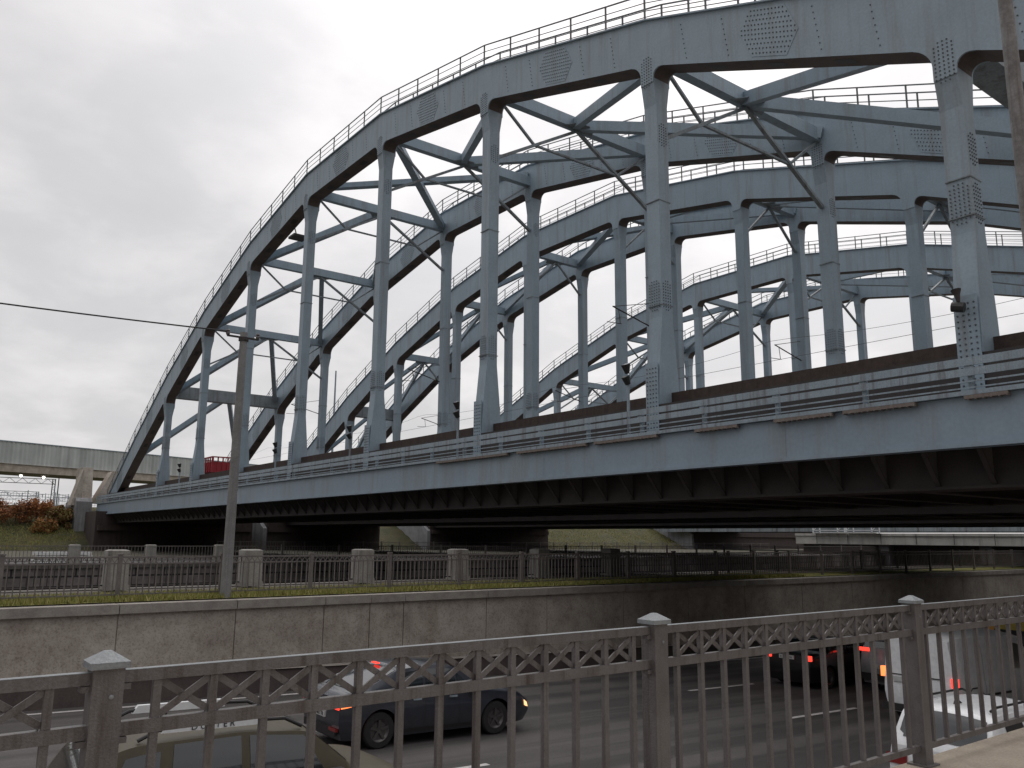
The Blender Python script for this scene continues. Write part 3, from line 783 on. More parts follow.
# low girder bridge beyond, and the near side abutments that close the space under the decks
e = empty('girder_bridge', (113, 45, 3), 'low dark blue girder bridge without arches, farthest strip seen under the decks', 'railway bridge')
MB().box(106, 106.1, -13, 97.9, 2.75, 5.2).box(119.9, 120, -13, 97.9, 2.75, 5.2).build('main_girder', 'steel2', e)
MB().box(106.11, 119.89, -13, 97.9, 4.4, 4.7).build('deck_slab', 'under', e)
m = MB(); y = -12
while y < 97: m.box(105.9, 105.999, y, y + .12, 2.75, 5.2); y += 3
m.build('stiffeners', 'steel2', e)
for x0, x1, t in ((17.9, 34, 'near side abutment of the nearest bridge, outside the right of the picture'), (35.6, 50, 'near side abutment of the second bridge, outside the right of the picture'), (57.2, 77, 'near side abutment of the farthest arch bridge, outside the right of the picture')):
    e = empty('bridge_abutment', ((x0 + x1) / 2, -13, 0), t, 'abutment')
    MB().box(x0, x1, -19, -11.6, -.5, 2.6).build('abutment_wall', 'conc_dark', e)
    MB().box(x0, x1, -19, -13.02, 2.601, 5.9).build('back_wall', 'conc_dark', e)
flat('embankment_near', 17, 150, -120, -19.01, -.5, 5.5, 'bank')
# concrete end pylons beside the arch foot
e = empty('end_pylon', (17.4, 99.5, 0), 'tapering concrete end pylon at the left end of the nearest bridge', 'pylon')
MB().prism([(98.6, 4.9), (103, 4.9), (103, 8.7), (99.4, 8.7)], 'x', 17.5, 18.5).prism([(16.5, 4.6), (17.49, 4.6), (17.49, 8.5)], 'y', 98.8, 100.8).build('shaft', 'conc', e)
e = empty('end_pylon', (20.2, 99.5, 0), 'slanting concrete buttress between the end pylon and the arch foot', 'pylon')
MB().prism([(18.75, 4.9), (20.1, 4.9), (21.6, 8.4), (20.4, 8.4)], 'y', 99.2, 101.5).build('shaft', 'conc', e)
MB().box(20.5, 22.4, 100, 102, 4.9, 8.3).build('backing_wall', 'under', e)

m = MB(); random.seed(11); nx, ny = 150, 14; vs = []
for j in range(ny + 1):
    for i in range(nx + 1):
        x = lerp(-120, 180, i / nx); t = j / ny; y = 93.5 + 12 * t
        z = 4.6 * (3 * t * t - 2 * t ** 3) * 1.0
        z = min(4.6, 5.2 * t) + random.uniform(-.12, .12) * (0 < j < ny)
        vs.append((x, y, z))
m.add(vs, [(j * (nx + 1) + i, j * (nx + 1) + i + 1, (j + 1) * (nx + 1) + i + 1, (j + 1) * (nx + 1) + i) for j in range(ny) for i in range(nx)])
m.add([(-120, 105.5, 4.6), (180, 105.5, 4.6), (180, 420, 4.6), (-120, 420, 4.6)], [(0, 1, 2, 3)])
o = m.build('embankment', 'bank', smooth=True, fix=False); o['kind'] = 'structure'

def bush(x, y, z, rx, ry, rz_, n, mats, label, name='bush', seed=1, lean=0):
    rnd = random.Random(seed); e = empty(name, (x, y, z), label, 'bush', 'autumn bushes on the bank left of the bridge')
    m = MB(); cl = [(rnd.uniform(-.7, .7) * rx, rnd.uniform(-.6, .6) * ry, rnd.uniform(.2, .95) * rz_, rnd.uniform(.25, .5)) for _ in range(26)]
    for _ in range(n):
        cx, cy, cz_, cr_ = rnd.choice(cl); u = Vector((rnd.gauss(0, 1), rnd.gauss(0, 1), rnd.gauss(0, .8))); u = u.normalized() * (rnd.random() ** .5) * cr_ * rx * .75
        p = Vector((x + cx, y + cy, z + cz_ * .9)) + u
        if p.z < z: p.z = z + rnd.random() * .3
        s = rnd.uniform(.05, .13); a = Vector((rnd.uniform(-1, 1), rnd.uniform(-1, 1), rnd.uniform(-1, 1))).normalized(); b = a.cross(Vector((rnd.uniform(-1, 1), rnd.uniform(-1, 1), rnd.uniform(-1, 1)))).normalized()
        m.add([p - a * s, p + b * s * .6, p + a * s, p - b * s * .6], [(0, 1, 2, 3)], 0 if rnd.random() < .6 else 1)
    m.build('foliage', mats, e, fix=False)
    m = MB()
    for _ in range(14):
        cx, cy, cz_, _r = rnd.choice(cl); m.tube([(x + cx * .2, y + cy * .2, z - .1), (x + cx * .6, y + cy * .6, z + cz_ * .5), (x + cx, y + cy, z + cz_ + .35)], [.035, .022, .008], 5)
    m.build('stem', 'twig', e)
OR, OL, BR = ['leaf_or', 'leaf_br'], ['leaf_ol', 'leaf_br'], ['leaf_br', 'leaf_ol']
bush(9.4, 99.6, 2.4, 2.0, 1.3, 2.9, 3000, ['leaf_br', 'leaf_or'], 'brown autumn bush at the left picture edge on the bank', seed=1)
bush(11.7, 99.3, 2.2, 1.9, 1.3, 3.1, 3000, OR, 'orange brown autumn bush, second from the left picture edge', seed=2)
bush(13.8, 99.2, 2.2, 1.8, 1.3, 3.2, 3200, ['leaf_or', 'leaf_or'], 'brightest orange autumn bush in the middle of the row', seed=3)
bush(15.6, 98.6, 1.9, 1.4, 1.0, 2.5, 2400, OL, 'olive green bush beside the concrete abutment wing', seed=4)
bush(14.2, 97.6, 1.6, 1.4, 1.0, 1.5, 2400, ['leaf_or', 'leaf_ol'], 'low orange and olive bush below the brightest orange one', seed=5)
bush(16.4, 99.6, 2.6, 1.2, 1.0, 2.2, 2400, ['leaf_ol', 'leaf_or'], 'orange and olive bush touching the wing wall of the nearest bridge', seed=9)
bush(6.8, 101, 3.1, 1.7, 1.2, 2.2, 2000, BR, 'dull brown bush just outside the left picture edge', seed=6)
bush(37.4 - 1.6, 96.5, 1.0, .9, .9, 1.9, 1500, ['leaf_or', 'leaf_ol'], 'small orange bush under the deck in the gap between two abutments', seed=8)
# rough grass on the bank
def bank_region():
    t = random.random(); return (random.uniform(2, 17), 93.5 + 8 * t, min(4.6, 5.2 * 8 * t / 12))
o = blades('bank_grass', bank_region, 9000, .22, ['blade', 'blade2']); tag(o, 'rough green grass on the bank below the orange bushes', 'grass')
def bank_region2():
    t = random.random(); return (random.uniform(78, 108), 93.5 + 7 * t, min(4.6, 5.2 * 7 * t / 12))
o = blades('bank_grass', bank_region2, 9000, .22, ['blade', 'blade2']); tag(o, 'rough green grass on the slope seen under the bridges', 'grass')

# ------------------------------------------------------------------ viaduct with noise barrier
P0, P1 = Vector((-50, 127.2, 0)), Vector((150, 198.6, 0)); dv = (P1 - P0).normalized(); nv = Vector((dv.y, -dv.x, 0))
e = empty('viaduct', tuple(Vector((14.4, 150, 4.6))), 'grey road viaduct with ribbed noise barrier behind the left end of the bridge', 'viaduct')
m = MB(); Lv = (P1 - P0).length; k = 0; vs = []; fs = []
nseg = int(Lv / .35)
for i in range(nseg + 1):
    p = P0 + dv * (Lv * i / nseg) + nv * (.07 if i % 2 else 0)
    vs += [(p.x, p.y, 12.35), (p.x, p.y, 15.75)]
m.add(vs, [(2 * i, 2 * i + 2, 2 * i + 3, 2 * i + 1) for i in range(nseg)])
m.build('noise_barrier', 'corr', e, fix=False)
m = MB(); m.beam(P0 + Z * 15.82 + nv * .02, P1 + Z * 15.82 + nv * .02, .25, .14); m.build('barrier_cap', 'rail', e)
m = MB(); m.beam(P0 + Z * 11.7 - nv * 4, P1 + Z * 11.7 - nv * 4, 8.4, 1.25); m.beam(P0 + Z * 12.33 - nv * 4, P1 + Z * 12.33 - nv * 4, 8.8, .04); m.build('deck_girder', 'conc', e)
for t in (.12, .3, .47, .66, .85):
    p = P0 + dv * Lv * t - nv * 4
    MB().beam(p + Z * 0, p + Z * 11.05, 1.5, 3.2).build('pier', 'conc', e)

# railway yard behind the bank: lattice gantries, masts, wires, two lit lamps
def gantry(x, y, wd, h, label):
    e = empty('catenary_gantry', (x, y, 4.6), label, 'gantry', 'catenary gantries in the yard on the left')
    for xx in (x, x + wd):
        m = MB()
        for a, b in ((-.25, -.25), (.25, -.25), (.25, .25), (-.25, .25)): m.beam((xx + a, y + b, 4.6), (xx + a * .8, y + b * .8, 4.6 + h), .09, .09)
        n = 12
        for k in range(n):
            z0, z1 = 4.6 + h * k / n, 4.6 + h * (k + 1) / n; s = 1 if k % 2 else -1
            m.beam((xx - .24 * s, y - .25, z0), (xx + .24 * s, y - .25, z1), .05, .05)
        m.build('mast', 'rail', e)
    m = MB(); zt_ = 4.6 + h
    for dz in (0, -.8): m.beam((x - .3, y, zt_ + dz), (x + wd + .3, y, zt_ + dz), .1, .1)
    n = int(wd / .9)
    for k in range(n):
        xa, xb = x + wd * k / n, x + wd * (k + 1) / n; m.beam((xa, y, zt_ - (.8 if k % 2 else 0)), (xb, y, zt_ - (0 if k % 2 else .8)), .06, .06)
    m.build('lattice_beam', 'rail', e)
    return e
gantry(6, 158, 17.6, 6.0, 'lattice railway gantry under the viaduct at far left, nearest one')
gantry(8, 185, 17, 5.0, 'smaller lattice railway gantry behind the nearest one at far left')
gantry(14, 210, 22, 5.0, 'farthest lattice railway gantry, faint beneath the viaduct')
def mast(x, y, h, label, r=.12):
    e = empty('catenary_mast', (x, y, 4.6), label, 'mast', 'thin masts in the railway yard')
    MB().tube([(x, y, 4.6), (x, y, 4.6 + h)], [r, r * .6], 8).build('pole', 'rail', e)
    MB().beam((x, y, 4.6 + h - 1), (x + 2.6, y, 4.6 + h - .7), .07, .07).beam((x, y, 4.6 + h - .2), (x + 2.4, y, 4.6 + h - .72), .04, .04).tube([(x + 2.3, y, 4.6 + h - 1.2), (x + 2.3, y, 4.6 + h - .7)], .07, 6).build('cantilever', 'rail', e)
for x, y, h, t in ((24.6, 160, 8, 'tall thin mast just left of the concrete end pylon'), (21.5, 170, 4.6, 'short mast under the viaduct left of the tall thin one'), (17, 178, 5.2, 'mast with one arm under the viaduct near the left edge'),
                   (26.6, 175, 4.6, 'small mast close to the end pylon on its left side'), (45.2, 140, 6.6, 'mast seen between the arch foot and the first hanger'), (48.5, 150, 5.5, 'mast seen right beside the first hanger of the nearest bridge'),
                   (29.5, 190, 5, 'faint mast seen between pylon and buttress')):
    mast(x, y, h, t)
for x, y, z, t in ((18.6, 157.5, 10.95, 'lit white floodlight on the gantry, the left one of two'), (21.9, 157.5, 10.8, 'lit white floodlight on the gantry, the right one of two')):
    e = empty('yard_lamp', (x, y, z), t, 'floodlight', 'lit lamps in the railway yard')
    MB().box(x - .3, x + .3, y - .15, y + .15, z - .22, z + .22).build('housing', 'lampdark', e)
    m = MB().lathe([(0, -.12), (.16, -.1), (.24, -.02), (.24, 0)], 12, 'y', (x, y - .16, z)); m.build('lens', 'lamplit', e)
random.seed(5)
yd = empty('yard_fence', (10, 112, 4.6), 'grey lattice fence of the railway yard above the orange bushes', 'fence')
for k in range(9):
    x0 = 4 + k * 2.4; m = MB().beam((x0, 112, 4.6), (x0, 112, 6.3), .07, .07); m.build('post', 'rail', yd)
    m = MB()
    for zz in (5.0, 5.6, 6.2): m.beam((x0 + .035, 112, zz), (x0 + 2.365, 112, zz), .04, .04)
    for j in range(1, 8): m.beam((x0 + .3 * j, 112, 4.9), (x0 + .3 * j, 112, 6.25), .025, .025)
    m.build('panel', 'rail', yd)
# low far buildings in the haze of the yard
for x, y, wd, h, t, mt in ((-8, 260, 26, 4.5, 'long pale warehouse behind the railway yard at far left', 'pale'), (30, 300, 24, 5.2, 'grey distant warehouse behind the bridge end', 'abut'), (62, 290, 30, 4.5, 'low distant hall seen under the viaduct', 'pale')):
    e = empty('warehouse', (x, y, 4.6), t, 'building')
    MB().box(x, x + wd, y, y + 12, 4.6, 4.6 + h).build('wall', mt, e)
    MB().prism([(x - .4, 4.6 + h), (x + wd + .4, 4.6 + h), (x + wd + .4, 4.75 + h), (x + wd / 2, 5.5 + h), (x - .4, 4.75 + h)], 'y', y - .4, y + 12.4).build('roof', 'abut', e)
    for k in range(int(wd / 3)):
        MB().box(x + 1 + 3 * k, x + 2.6 + 3 * k, y - .03, y + .05, 6.6, 8.2).build('window', 'glass', e)

# ------------------------------------------------------------------ red wagon on the first bridge
e = empty('rail_trolley', (24.5, 74.7, 6.45), 'small red open cage trolley with upright ribs standing on the nearest bridge', 'trolley')
x0, x1, y0, y1 = 23.0, 26.0, 73.2, 76.2
m = MB()
m.box(x0, x1, y0, y1, 7.1, 7.2); m.box(x0, x0 + .05, y0, y1, 7.2, 7.9); m.box(x1 - .05, x1, y0, y1, 7.2, 7.9); m.box(x0 + .05, x1 - .05, y0, y0 + .05, 7.2, 7.9); m.box(x0 + .05, x1 - .05, y1 - .05, y1, 7.2, 7.9)
m.build('body', 'redpaint', e)
m = MB()
for k in range(8):
    xx = lerp(x0, x1, k / 7); m.box(xx - .05, xx + .05, y0 - .1, y0 - .002, 7.0, 8.34)
for k in range(6):
    yy = lerp(y0, y1, k / 5); m.box(x0 - .1, x0 - .002, yy - .05, yy + .05, 7.0, 8.34)
m.box(x0 - .12, x1 + .1, y0 - .12, y0 + .06, 8.26, 8.36).box(x0 - .12, x0 + .06, y0 + .06, y1, 8.26, 8.36).box(x0 - .12, x1 + .1, y0 - .12, y0 + .06, 6.98, 7.09)
m.build('ribs', 'redpaint', e)
MB().box(x0 + .2, x1 - .2, y0 + .3, y1 - .3, 6.75, 7.09).build('underframe', 'reddark', e)
for yy in (y0 + .6, y1 - .6):
    for xx in (x0 + .5, x1 - .5):
        m = MB(); q = [(xx, yy + .42 * math.cos(a), 6.86 + .42 * math.sin(a)) for a in [6.283 * k / 14 for k in range(14)]]
        m.add(q + [(p[0] + .12, p[1], p[2]) for p in q], [tuple(range(14)), tuple(range(14, 28))[::-1]] + [(i, (i + 1) % 14, 14 + (i + 1) % 14, 14 + i) for i in range(14)])
        m.build('wheel', 'iron', e)

# ------------------------------------------------------------------ poles, wires, bridge fittings
e = empty('lamp_pole', (7.75, 22.75, 0), 'slightly tapering grey concrete pole on the wall top with a wire tied to its head', 'pole')
MB().tube([(7.75, 22.8, -.25), (7.77, 22.8, 7.25)], [.145, .10], 14).build('shaft', 'poleconc', e, smooth=True)
MB().tube([(7.77, 22.8, 7.0), (7.77, 22.8, 7.1)], .14, 12).beam((7.3, 22.8, 7.1), (8.2, 22.8, 7.1), .05, .05).build('head_band', 'iron', e)
for dx_ in (-.45, .4):
    MB().lathe([(0, 0), (.05, .0), (.06, .05), (.04, .08), (.06, .12), (.03, .16), (0, .17)], 8, 'z', (7.77 + dx_, 22.8, 7.12)).build('insulator', 'ins', e)
e = empty('street_lamp_pole', (8.62, 3.05, 0), 'old peeling grey street pole standing out of frame, its shaft crossing the upper right corner', 'pole')
MB().tube([(8.62, 3.05, 0), (8.62, 3.05, .5), (8.62, 3.05, 9.5)], [.10, .092, .056], 16).build('shaft', 'poleright', e, smooth=True)
MB().lathe([(.2, 0), (.2, .1), (.15, .12)], 16, 'z', (8.62, 3.05, 0)).build('base_collar', 'poleright', e)
def wire(a, b, sag, r, label, group=None, n=24, name='overhead_wire'):
    a, b = Vector(a), Vector(b)
    o = MB().tube([a.lerp(b, k / n) - Z * sag * 4 * (k / n) * (1 - k / n) for k in range(n + 1)], r, 5).build(name, 'wire')
    tag(o, label, 'wire', group); return o
wire((7.3, 22.8, 7.22), (-22, 26.5, 8.6), .45, .022, 'single black wire running from the pole head to the left picture edge')
# catenary over each track
tr = [(41.3, 'over the second bridge deck'), (63.5, 'over the farthest bridge deck')]
for X, t in tr:
    for dz, nm in ((0, 'contact wire'), (1.25, 'messenger cable')):
        for k in range(2 if X > 60 or X < 30 else 1):
            off = (-2.1 if k == 0 else 2.1) if (X > 60 or X < 30) else 0
            pts = []; y = -15
            m = MB(); P = []
            for j in range(0, 97):
                yy = -16 + j * 1.5; s = (yy - YI(11)) / (2 * S_); fr = s - math.floor(s)
                P.append((X + off, yy, 12.0 + dz - (.6 * 4 * fr * (1 - fr) if dz else 0)))
            o = m.tube(P, .013 if not dz else .011, 4).build('overhead_wire', 'wire')
            tag(o, f'{nm} running {t}' + ('' if off == 0 else (', the nearer of two' if off < 0 else ', the farther of two')), 'wire')
def cant(x, y, side, label):
    e = empty('catenary_bracket', (x, y, 12), label, 'bracket', 'catenary brackets on the bridge hangers')
    dx_ = side
    MB().tube([(x, y, 12.3), (x + dx_ * 2.6, y, 12.9)], .035, 6).tube([(x, y, 13.5), (x + dx_ * 2.5, y, 12.92)], .02, 5).tube([(x + dx_ * 2.0, y, 12.1), (x + dx_ * 3.0, y, 12.05)], .02, 5).tube([(x + dx_ * 2.2, y, 12.8), (x + dx_ * 2.1, y, 12.1)], .02, 5).build('arm', 'iron', e)
    m = MB()
    for k in range(4): m.lathe([(.03, 0), (.075, .02), (.03, .05)], 8, 'z', (x + dx_ * (.35 + .1 * k), y, 12.36 + .023 * k))
    m.build('insulator', 'ins', e)
names = {2: 'second', 3: 'third', 4: 'fourth', 5: 'fifth', 6: 'sixth', 7: 'seventh', 8: 'eighth', 9: 'ninth'}
for X, s_, nm in ((30.9 - .35, -1, 'far arch of the nearest bridge'), (44.1 - .35, -1, 'far arch of the second bridge'), (58.4 + .35, 1, 'near arch of the farthest bridge')):
    for i in (3, 5, 7, 9) if X != 30.55 else (3, 5, 7, 9):
        cant(X, YI(i), s_, f'insulated catenary arm on hanger {names[i]} from the left, {nm}')
# small floodlights on the walkway posts beside the near hangers
def flood(y, label):
    x = 19.15; z = 4.85
    e = empty('walkway_lamp', (x, y, z), label, 'floodlight', 'small dark lamps on the near bridge walkway')
    MB().tube([(x, y, z), (x, y, z + 1.75)], .05, 8).build('pole', 'rail', e)
    MB().tube([(x, y, z + 1.7), (x - .12, y, z + 1.95)], [.09, .15], 10).tube([(x - .02, y, z + 2.05), (x - .1, y, z + 2.35)], [.07, .16], 10).build('lamp_head', 'lampdark', e)
    MB().tube([(x - .1, y, z + 2.34), (x - .11, y, z + 2.36)], [.13, .13], 10).build('lens', 'lampglass', e)
for i, t in ((8, 'twin dark lamp at the foot of the broad hanger right of the centre'), (7, 'twin dark lamp at the foot of the hanger left of the picture centre'), (6, 'twin dark lamp at the foot of the hanger under the arch crown'),
             (5, 'twin dark lamp two hangers right of the red wagon'), (3, 'twin dark lamp just left of the red wagon')):
    flood(YI(i) + .35, t)
e = empty('hanger_lamp', (19.9, YI(9), 7.1), 'dark floodlight with flared hood bolted to the rightmost near hanger', 'floodlight')
yy = YI(9) + .02
MB().tube([(19.88, yy, 7.0), (19.6, yy, 7.02)], .03, 6).build('arm', 'iron', e)
MB().tube([(19.62, yy - .12, 6.94), (19.58, yy + .14, 7.0)], [.12, .12], 10).build('lamp_head', 'lampdark', e)
MB().tube([(19.62, yy, 7.1), (19.62, yy + .02, 7.28), (19.62, yy + .04, 7.40)], [.04, .07, .12], 10).build('hood', 'iron', e)
e = empty('arch_floodlight', (20.9, YI(5) + 3.6, 21.5), 'dark rectangular floodlight hanging under the near arch left of its crown', 'floodlight')
zz = zat(zb, YI(5) + 3.6)
MB().box(20.5, 21.5, YI(5) + 2.9, YI(5) + 3.9, zz - .75, zz - .6).build('housing', 'lampdark', e)
MB().tube([(20.9, YI(5) + 3.4, zz - .6), (20.7, YI(5) + 3.4, zz + .02)], .04, 6).build('bracket', 'iron', e)
# tall thin mast seen between the arches
e = empty('tall_mast', (41.2, 98 + 8, 4.6), 'very tall thin grey mast rising behind the hangers left of centre', 'mast')
MB().tube([(48.5, 104, 4.6), (48.5, 104, 24)], [.2, .1], 10).build('pole', 'rail', e, smooth=True)

# canal bridge beyond the railway bridges
e = empty('canal_bridge', (90, 45, 0), 'low pale concrete bridge over the canal seen far under the steel spans at right', 'road bridge')
MB().box(90, 104, 24, 61, 1.15, 2.1).build('deck_girder', 'pale', e)
MB().box(89.85, 90.1, 24, 61, 2.1, 2.38).build('parapet', 'pale', e)
for yy in (27.5, 38.7, 49.5): MB().box(90.5, 103, yy, yy + 1.2, -3, 1.15).build('pier', 'abut', e)
MB().box(91.5, 92, 27.3, 61, -3, 1.149).build('added_shade_wall', 'conc_dark', e)  # dark sheet added to paint the shade beneath the span
for k in range(9): MB().box(89.83, 89.848, 26 + 4 * k, 26.06 + 4 * k, 1.2, 2.3).build('joint', 'iron', e)
for k, (ya, yb_) in enumerate(((49.9, 53.9), (54.1, 58.2))):
    e = empty('lattice_frame', (88.9, (ya + yb_) / 2, 2.4), ['white lattice frame on the far canal bridge, the right one of a pair', 'white lattice frame on the far canal bridge, the left one of a pair'][k], 'frame', 'white lattice frames on the far canal bridge')
    m = MB(); x = 89.4
    for zz in (2.48, 2.72): m.beam((x, ya, zz), (x, yb_, zz), .1, .09)
    for yy in (ya, ya + .9, yb_ - .9, yb_): m.beam((x, yy, 2.40), (x, yy, 3.7), .1, .12)
    m.build('frame', 'railwhite', e)
    m = MB(); 
    for (a, b) in ((ya, ya + .9), (yb_ - .9, yb_)): m.beam((x - .06, a, 3.5), (x - .06, b, 2.6), .05, .07)
    for yy in (ya, ya + .9, yb_ - .9, yb_): pass
    m.build('diagonal', 'railwhite', e)
    MB().beam((x + .35, ya, 2.385), (x + .35, yb_, 2.385), .8, .01).build('foot', 'railwhite', e)

# ------------------------------------------------------------------ cars
def interp(tab, x):
    if x <= tab[0][0]: return tab[0][1]
    for (a, va), (b, vb) in zip(tab, tab[1:]):
        if x <= b:
            t = (x - a) / (b - a); return va + (vb - va) * t
    return tab[-1][1]
def smooth_tab(tab, x, r=.09):
    return sum(interp(tab, x + d * r) for d in (-1, -.5, 0, .5, 1)) / 5
class Car:
    def __init__(s, name, X, Y, L, W, top, belt, paint, label, cat='car', gc=.2, wheels=(.8, 3.4), wr=.32, tumble=.3, rim='rim', group='vehicles on the sunken road', low=None, zbase=None, roof_paint=None):
        s.L, s.W, s.top, s.belt, s.gc, s.wh, s.wr, s.tumble = L, W, top, belt, gc, wheels, wr, tumble
        zr = road_z(X + L / 2) if zbase is None else zbase
        s.root = bpy.data.objects.new(name, None); COL.objects.link(s.root); s.root.location = (X, Y, zr)
        if zbase is None: s.root.rotation_euler = (0, math.atan(.03), 0); s.root.location.z = road_z(X)
        s.root['label'] = label; s.root['category'] = cat; s.root['group'] = group
        # body
        xs = set([0, L])
        x = 0
        while x < L: xs.add(round(x, 3)); x += .09
        for wx in wheels:
            ra = wr + .06
            for k in range(13): xs.add(round(wx + ra * math.cos(math.pi * k / 12), 4))
        xs = sorted(v for v in xs if 0 <= v <= L); ts = [0, .12, .3, .5, .7, .88, 1, 1.25, 1.6, 2, 2.15, 2.35, 2.6, 2.8, 3]
        m = MB(); nt_ = len(ts)
        for sg in (1, -1):
            vs = [s.pt(x, t, sg) for x in xs for t in ts]
            fs = [(i * nt_ + j, (i + 1) * nt_ + j, (i + 1) * nt_ + j + 1, i * nt_ + j + 1) for i in range(len(xs) - 1) for j in range(nt_ - 1)]
            m.add(vs, fs)
        for x in (0, L):
            vs = [s.pt(x, t, 1) for t in ts] + [s.pt(x, t, -1) for t in ts]
            m.add(vs, [(j, j + 1, nt_ + j + 1, nt_ + j) for j in range(nt_ - 1)])
        s.body = s.put(m, 'body', paint, smooth=True, merge=True)
        u = MB(); wi = W / 2 - .24
        u.box(.12, L - .14, -wi, wi, gc - .02, .58); s.put(u, 'underbody', 'trim')
        for wx in wheels:
            for sg in (1, -1):
                y = sg * (W / 2 - .035); t = MB(); wd = .2
                t.lathe([(wr * .62, 0), (wr * .93, 0), (wr, -.03 * sg), (wr, (-wd + .03) * sg), (wr * .93, -wd * sg), (wr * .4, -wd * sg)], 28, 'y', (wx, y, wr))
                wo = bpy.data.objects.new('wheel', None); COL.objects.link(wo); wo.parent = s.root
                o = t.build('tyre', 'rubber', None, smooth=True); o.parent = wo
                q = MB(); q.lathe([(0, -.03 * sg), (.05, -.025 * sg), (.06, -.05 * sg), (wr * .5, -.045 * sg), (wr * .58, -.012 * sg), (wr * .64, -.004 * sg), (wr * .64, -.05 * sg)], 28, 'y', (wx, y, wr))
                for k in range(5):
                    a = 6.283 * k / 5 + .3; q.beam((wx + .05 * math.cos(a), y - .03 * sg, wr + .05 * math.sin(a)), (wx + wr * .58 * math.cos(a), y - .02 * sg, wr + wr * .58 * math.sin(a)), .05, .02, (0, 1, 0))
                o = q.build('rim', rim, None, smooth=True); o.parent = wo
    def put(s, m, name, mat, smooth=False, merge=False, parent=None):
        o = m.build(name, mat, None, smooth=False, fix=not merge); o.parent = parent or s.root
        if merge:
            import bmesh
            bm = bmesh.new(); bm.from_mesh(o.data); bmesh.ops.remove_doubles(bm, verts=bm.verts, dist=.0015); bmesh.ops.recalc_face_normals(bm, faces=bm.faces); bm.to_mesh(o.data); bm.free()
        if smooth:
            o.data.polygons.foreach_set('use_smooth', [True] * len(o.data.polygons)); o.data.set_sharp_from_angle(angle=R(38))
        return o
    def pt(s, x, t, sg=1, off=0):
        L, W = s.L, s.W
        e = 1 - .10 * max(0, 1 - x / .45) ** 2 - .20 * max(0, 1 - (L - x) / .75) ** 2
        hw = W / 2 * e; zs = s.gc; ra = s.wr + .06
        for wx in s.wh:
            if abs(x - wx) < ra: zs = max(zs, s.wr + math.sqrt(max(0, ra * ra - (x - wx) ** 2)))
        ztop = smooth_tab(s.top, x); zb_ = min(smooth_tab(s.belt, x), ztop - .03)
        end = max(0, 1 - x / .25) ; endf = max(0, 1 - (L - x) / .3)
        yb = hw * .955; hgt = ztop - zb_; ze = zb_ + hgt * .90; yr = max(.1, yb - s.tumble * (ze - zb_) - (.08 if hgt < .2 else 0))
        if t <= 1:
            z = zs + (zb_ - zs) * t; zn = (z - s.gc) / max(.1, zb_ - s.gc)
            y = hw * (.93 + .07 * math.sin(min(1, zn * 1.55) * math.pi / 2)) - hw * .045 * max(0, (zn - .55) / .45) ** 1.5
            bul = .10 * (1 - min(1, zn * 2.2)) + .05 * max(0, zn - .6)
            dxr = bul * end; dxf = bul * endf
        elif t <= 2:
            q = t - 1; z = zb_ + (ze - zb_) * q; y = yb + (yr - yb) * q + .02 * math.sin(q * math.pi); dxr = .02 * end; dxf = .02 * endf
        else:
            q = t - 2; y = yr * (1 - q); z = ze + (ztop - ze) * (1 - (1 - q) ** 2.2); dxr = .02 * end; dxf = .02 * endf
        return (x + dxr - dxf, sg * (y + off * (t < 2)), z + off * (t >= 2))
    def side(s, quad, mat='glass', name='window', sides=(1, -1), off=.006, n=8, mt=5):
        for sg in sides:
            m = MB(); (x0, t0), (x1, t1), (x2, t2), (x3, t3) = quad; vs = []
            for j in range(mt + 1):
                for i in range(n + 1):
                    a, b = i / n, j / mt
                    x = (x0 * (1 - a) + x1 * a) * (1 - b) + (x3 * (1 - a) + x2 * a) * b
                    t = (t0 * (1 - a) + t1 * a) * (1 - b) + (t3 * (1 - a) + t2 * a) * b
                    vs.append(s.pt(x, t, sg, off))
            m.add(vs, [(j * (n + 1) + i, j * (n + 1) + i + 1, (j + 1) * (n + 1) + i + 1, (j + 1) * (n + 1) + i) for j in range(mt) for i in range(n)])
            s.put(m, name, mat, smooth=True)
    def over(s, x0, x1, mat='glass', name='windscreen', tmin=2.04, inset=0, off=.007):
        m = MB(); vs = []; n = 10; ts = [(tmin + (3 - tmin) * k / 8, 1) for k in range(9)] + [(3 - (3 - tmin) * k / 8, -1) for k in range(1, 9)]
        for i in range(n + 1):
            x = x0 + (x1 - x0) * i / n
            for (t, sg) in ts:
                p = s.pt(x, t, sg, 0); vs.append((p[0] + (-.006 if name == 'rear_window' else .006), p[1], p[2] + off))
        w_ = len(ts)
        m.add(vs, [(i * w_ + j, (i + 1) * w_ + j, (i + 1) * w_ + j + 1, i * w_ + j + 1) for i in range(n) for j in range(w_ - 1)])
        s.put(m, name, mat, smooth=True)
    def rear(s, y0, y1, z0, z1, mat, name, x=-.012, d=.06, tl=0):
        m = MB(); m.add([(x, y0, z0), (x + d, y0, z0), (x + d, y1, z0), (x, y1, z0), (x + tl, y0, z1), (x + d + tl, y0, z1), (x + d + tl, y1, z1), (x + tl, y1, z1)],
                        [(0, 3, 2, 1), (4, 5, 6, 7), (0, 1, 5, 4), (1, 2, 6, 5), (2, 3, 7, 6), (3, 0, 4, 7)])
        return s.put(m, name, mat)
    def plate(s, z, text, x=-.03, y0=-.26, y1=.26):
        p = s.rear(y0, y1, z, z + .115, 'platewhite', 'number_plate', x, .04)
        txt(text, s.root, (x - .004, 0, z + .02), .1, 'black', (R(90), 0, R(-90)))
    def mirror(s, x, mat):
        for sg in (1, -1):
            p = s.pt(x, 1.05, sg)
            s.put(MB().box(x - .09, x + .06, p[1], p[1] + sg * .17, p[2], p[2] + .14) if sg > 0 else MB().box(x - .09, x + .06, p[1] - .17, p[1], p[2], p[2] + .14), 'mirror', mat)
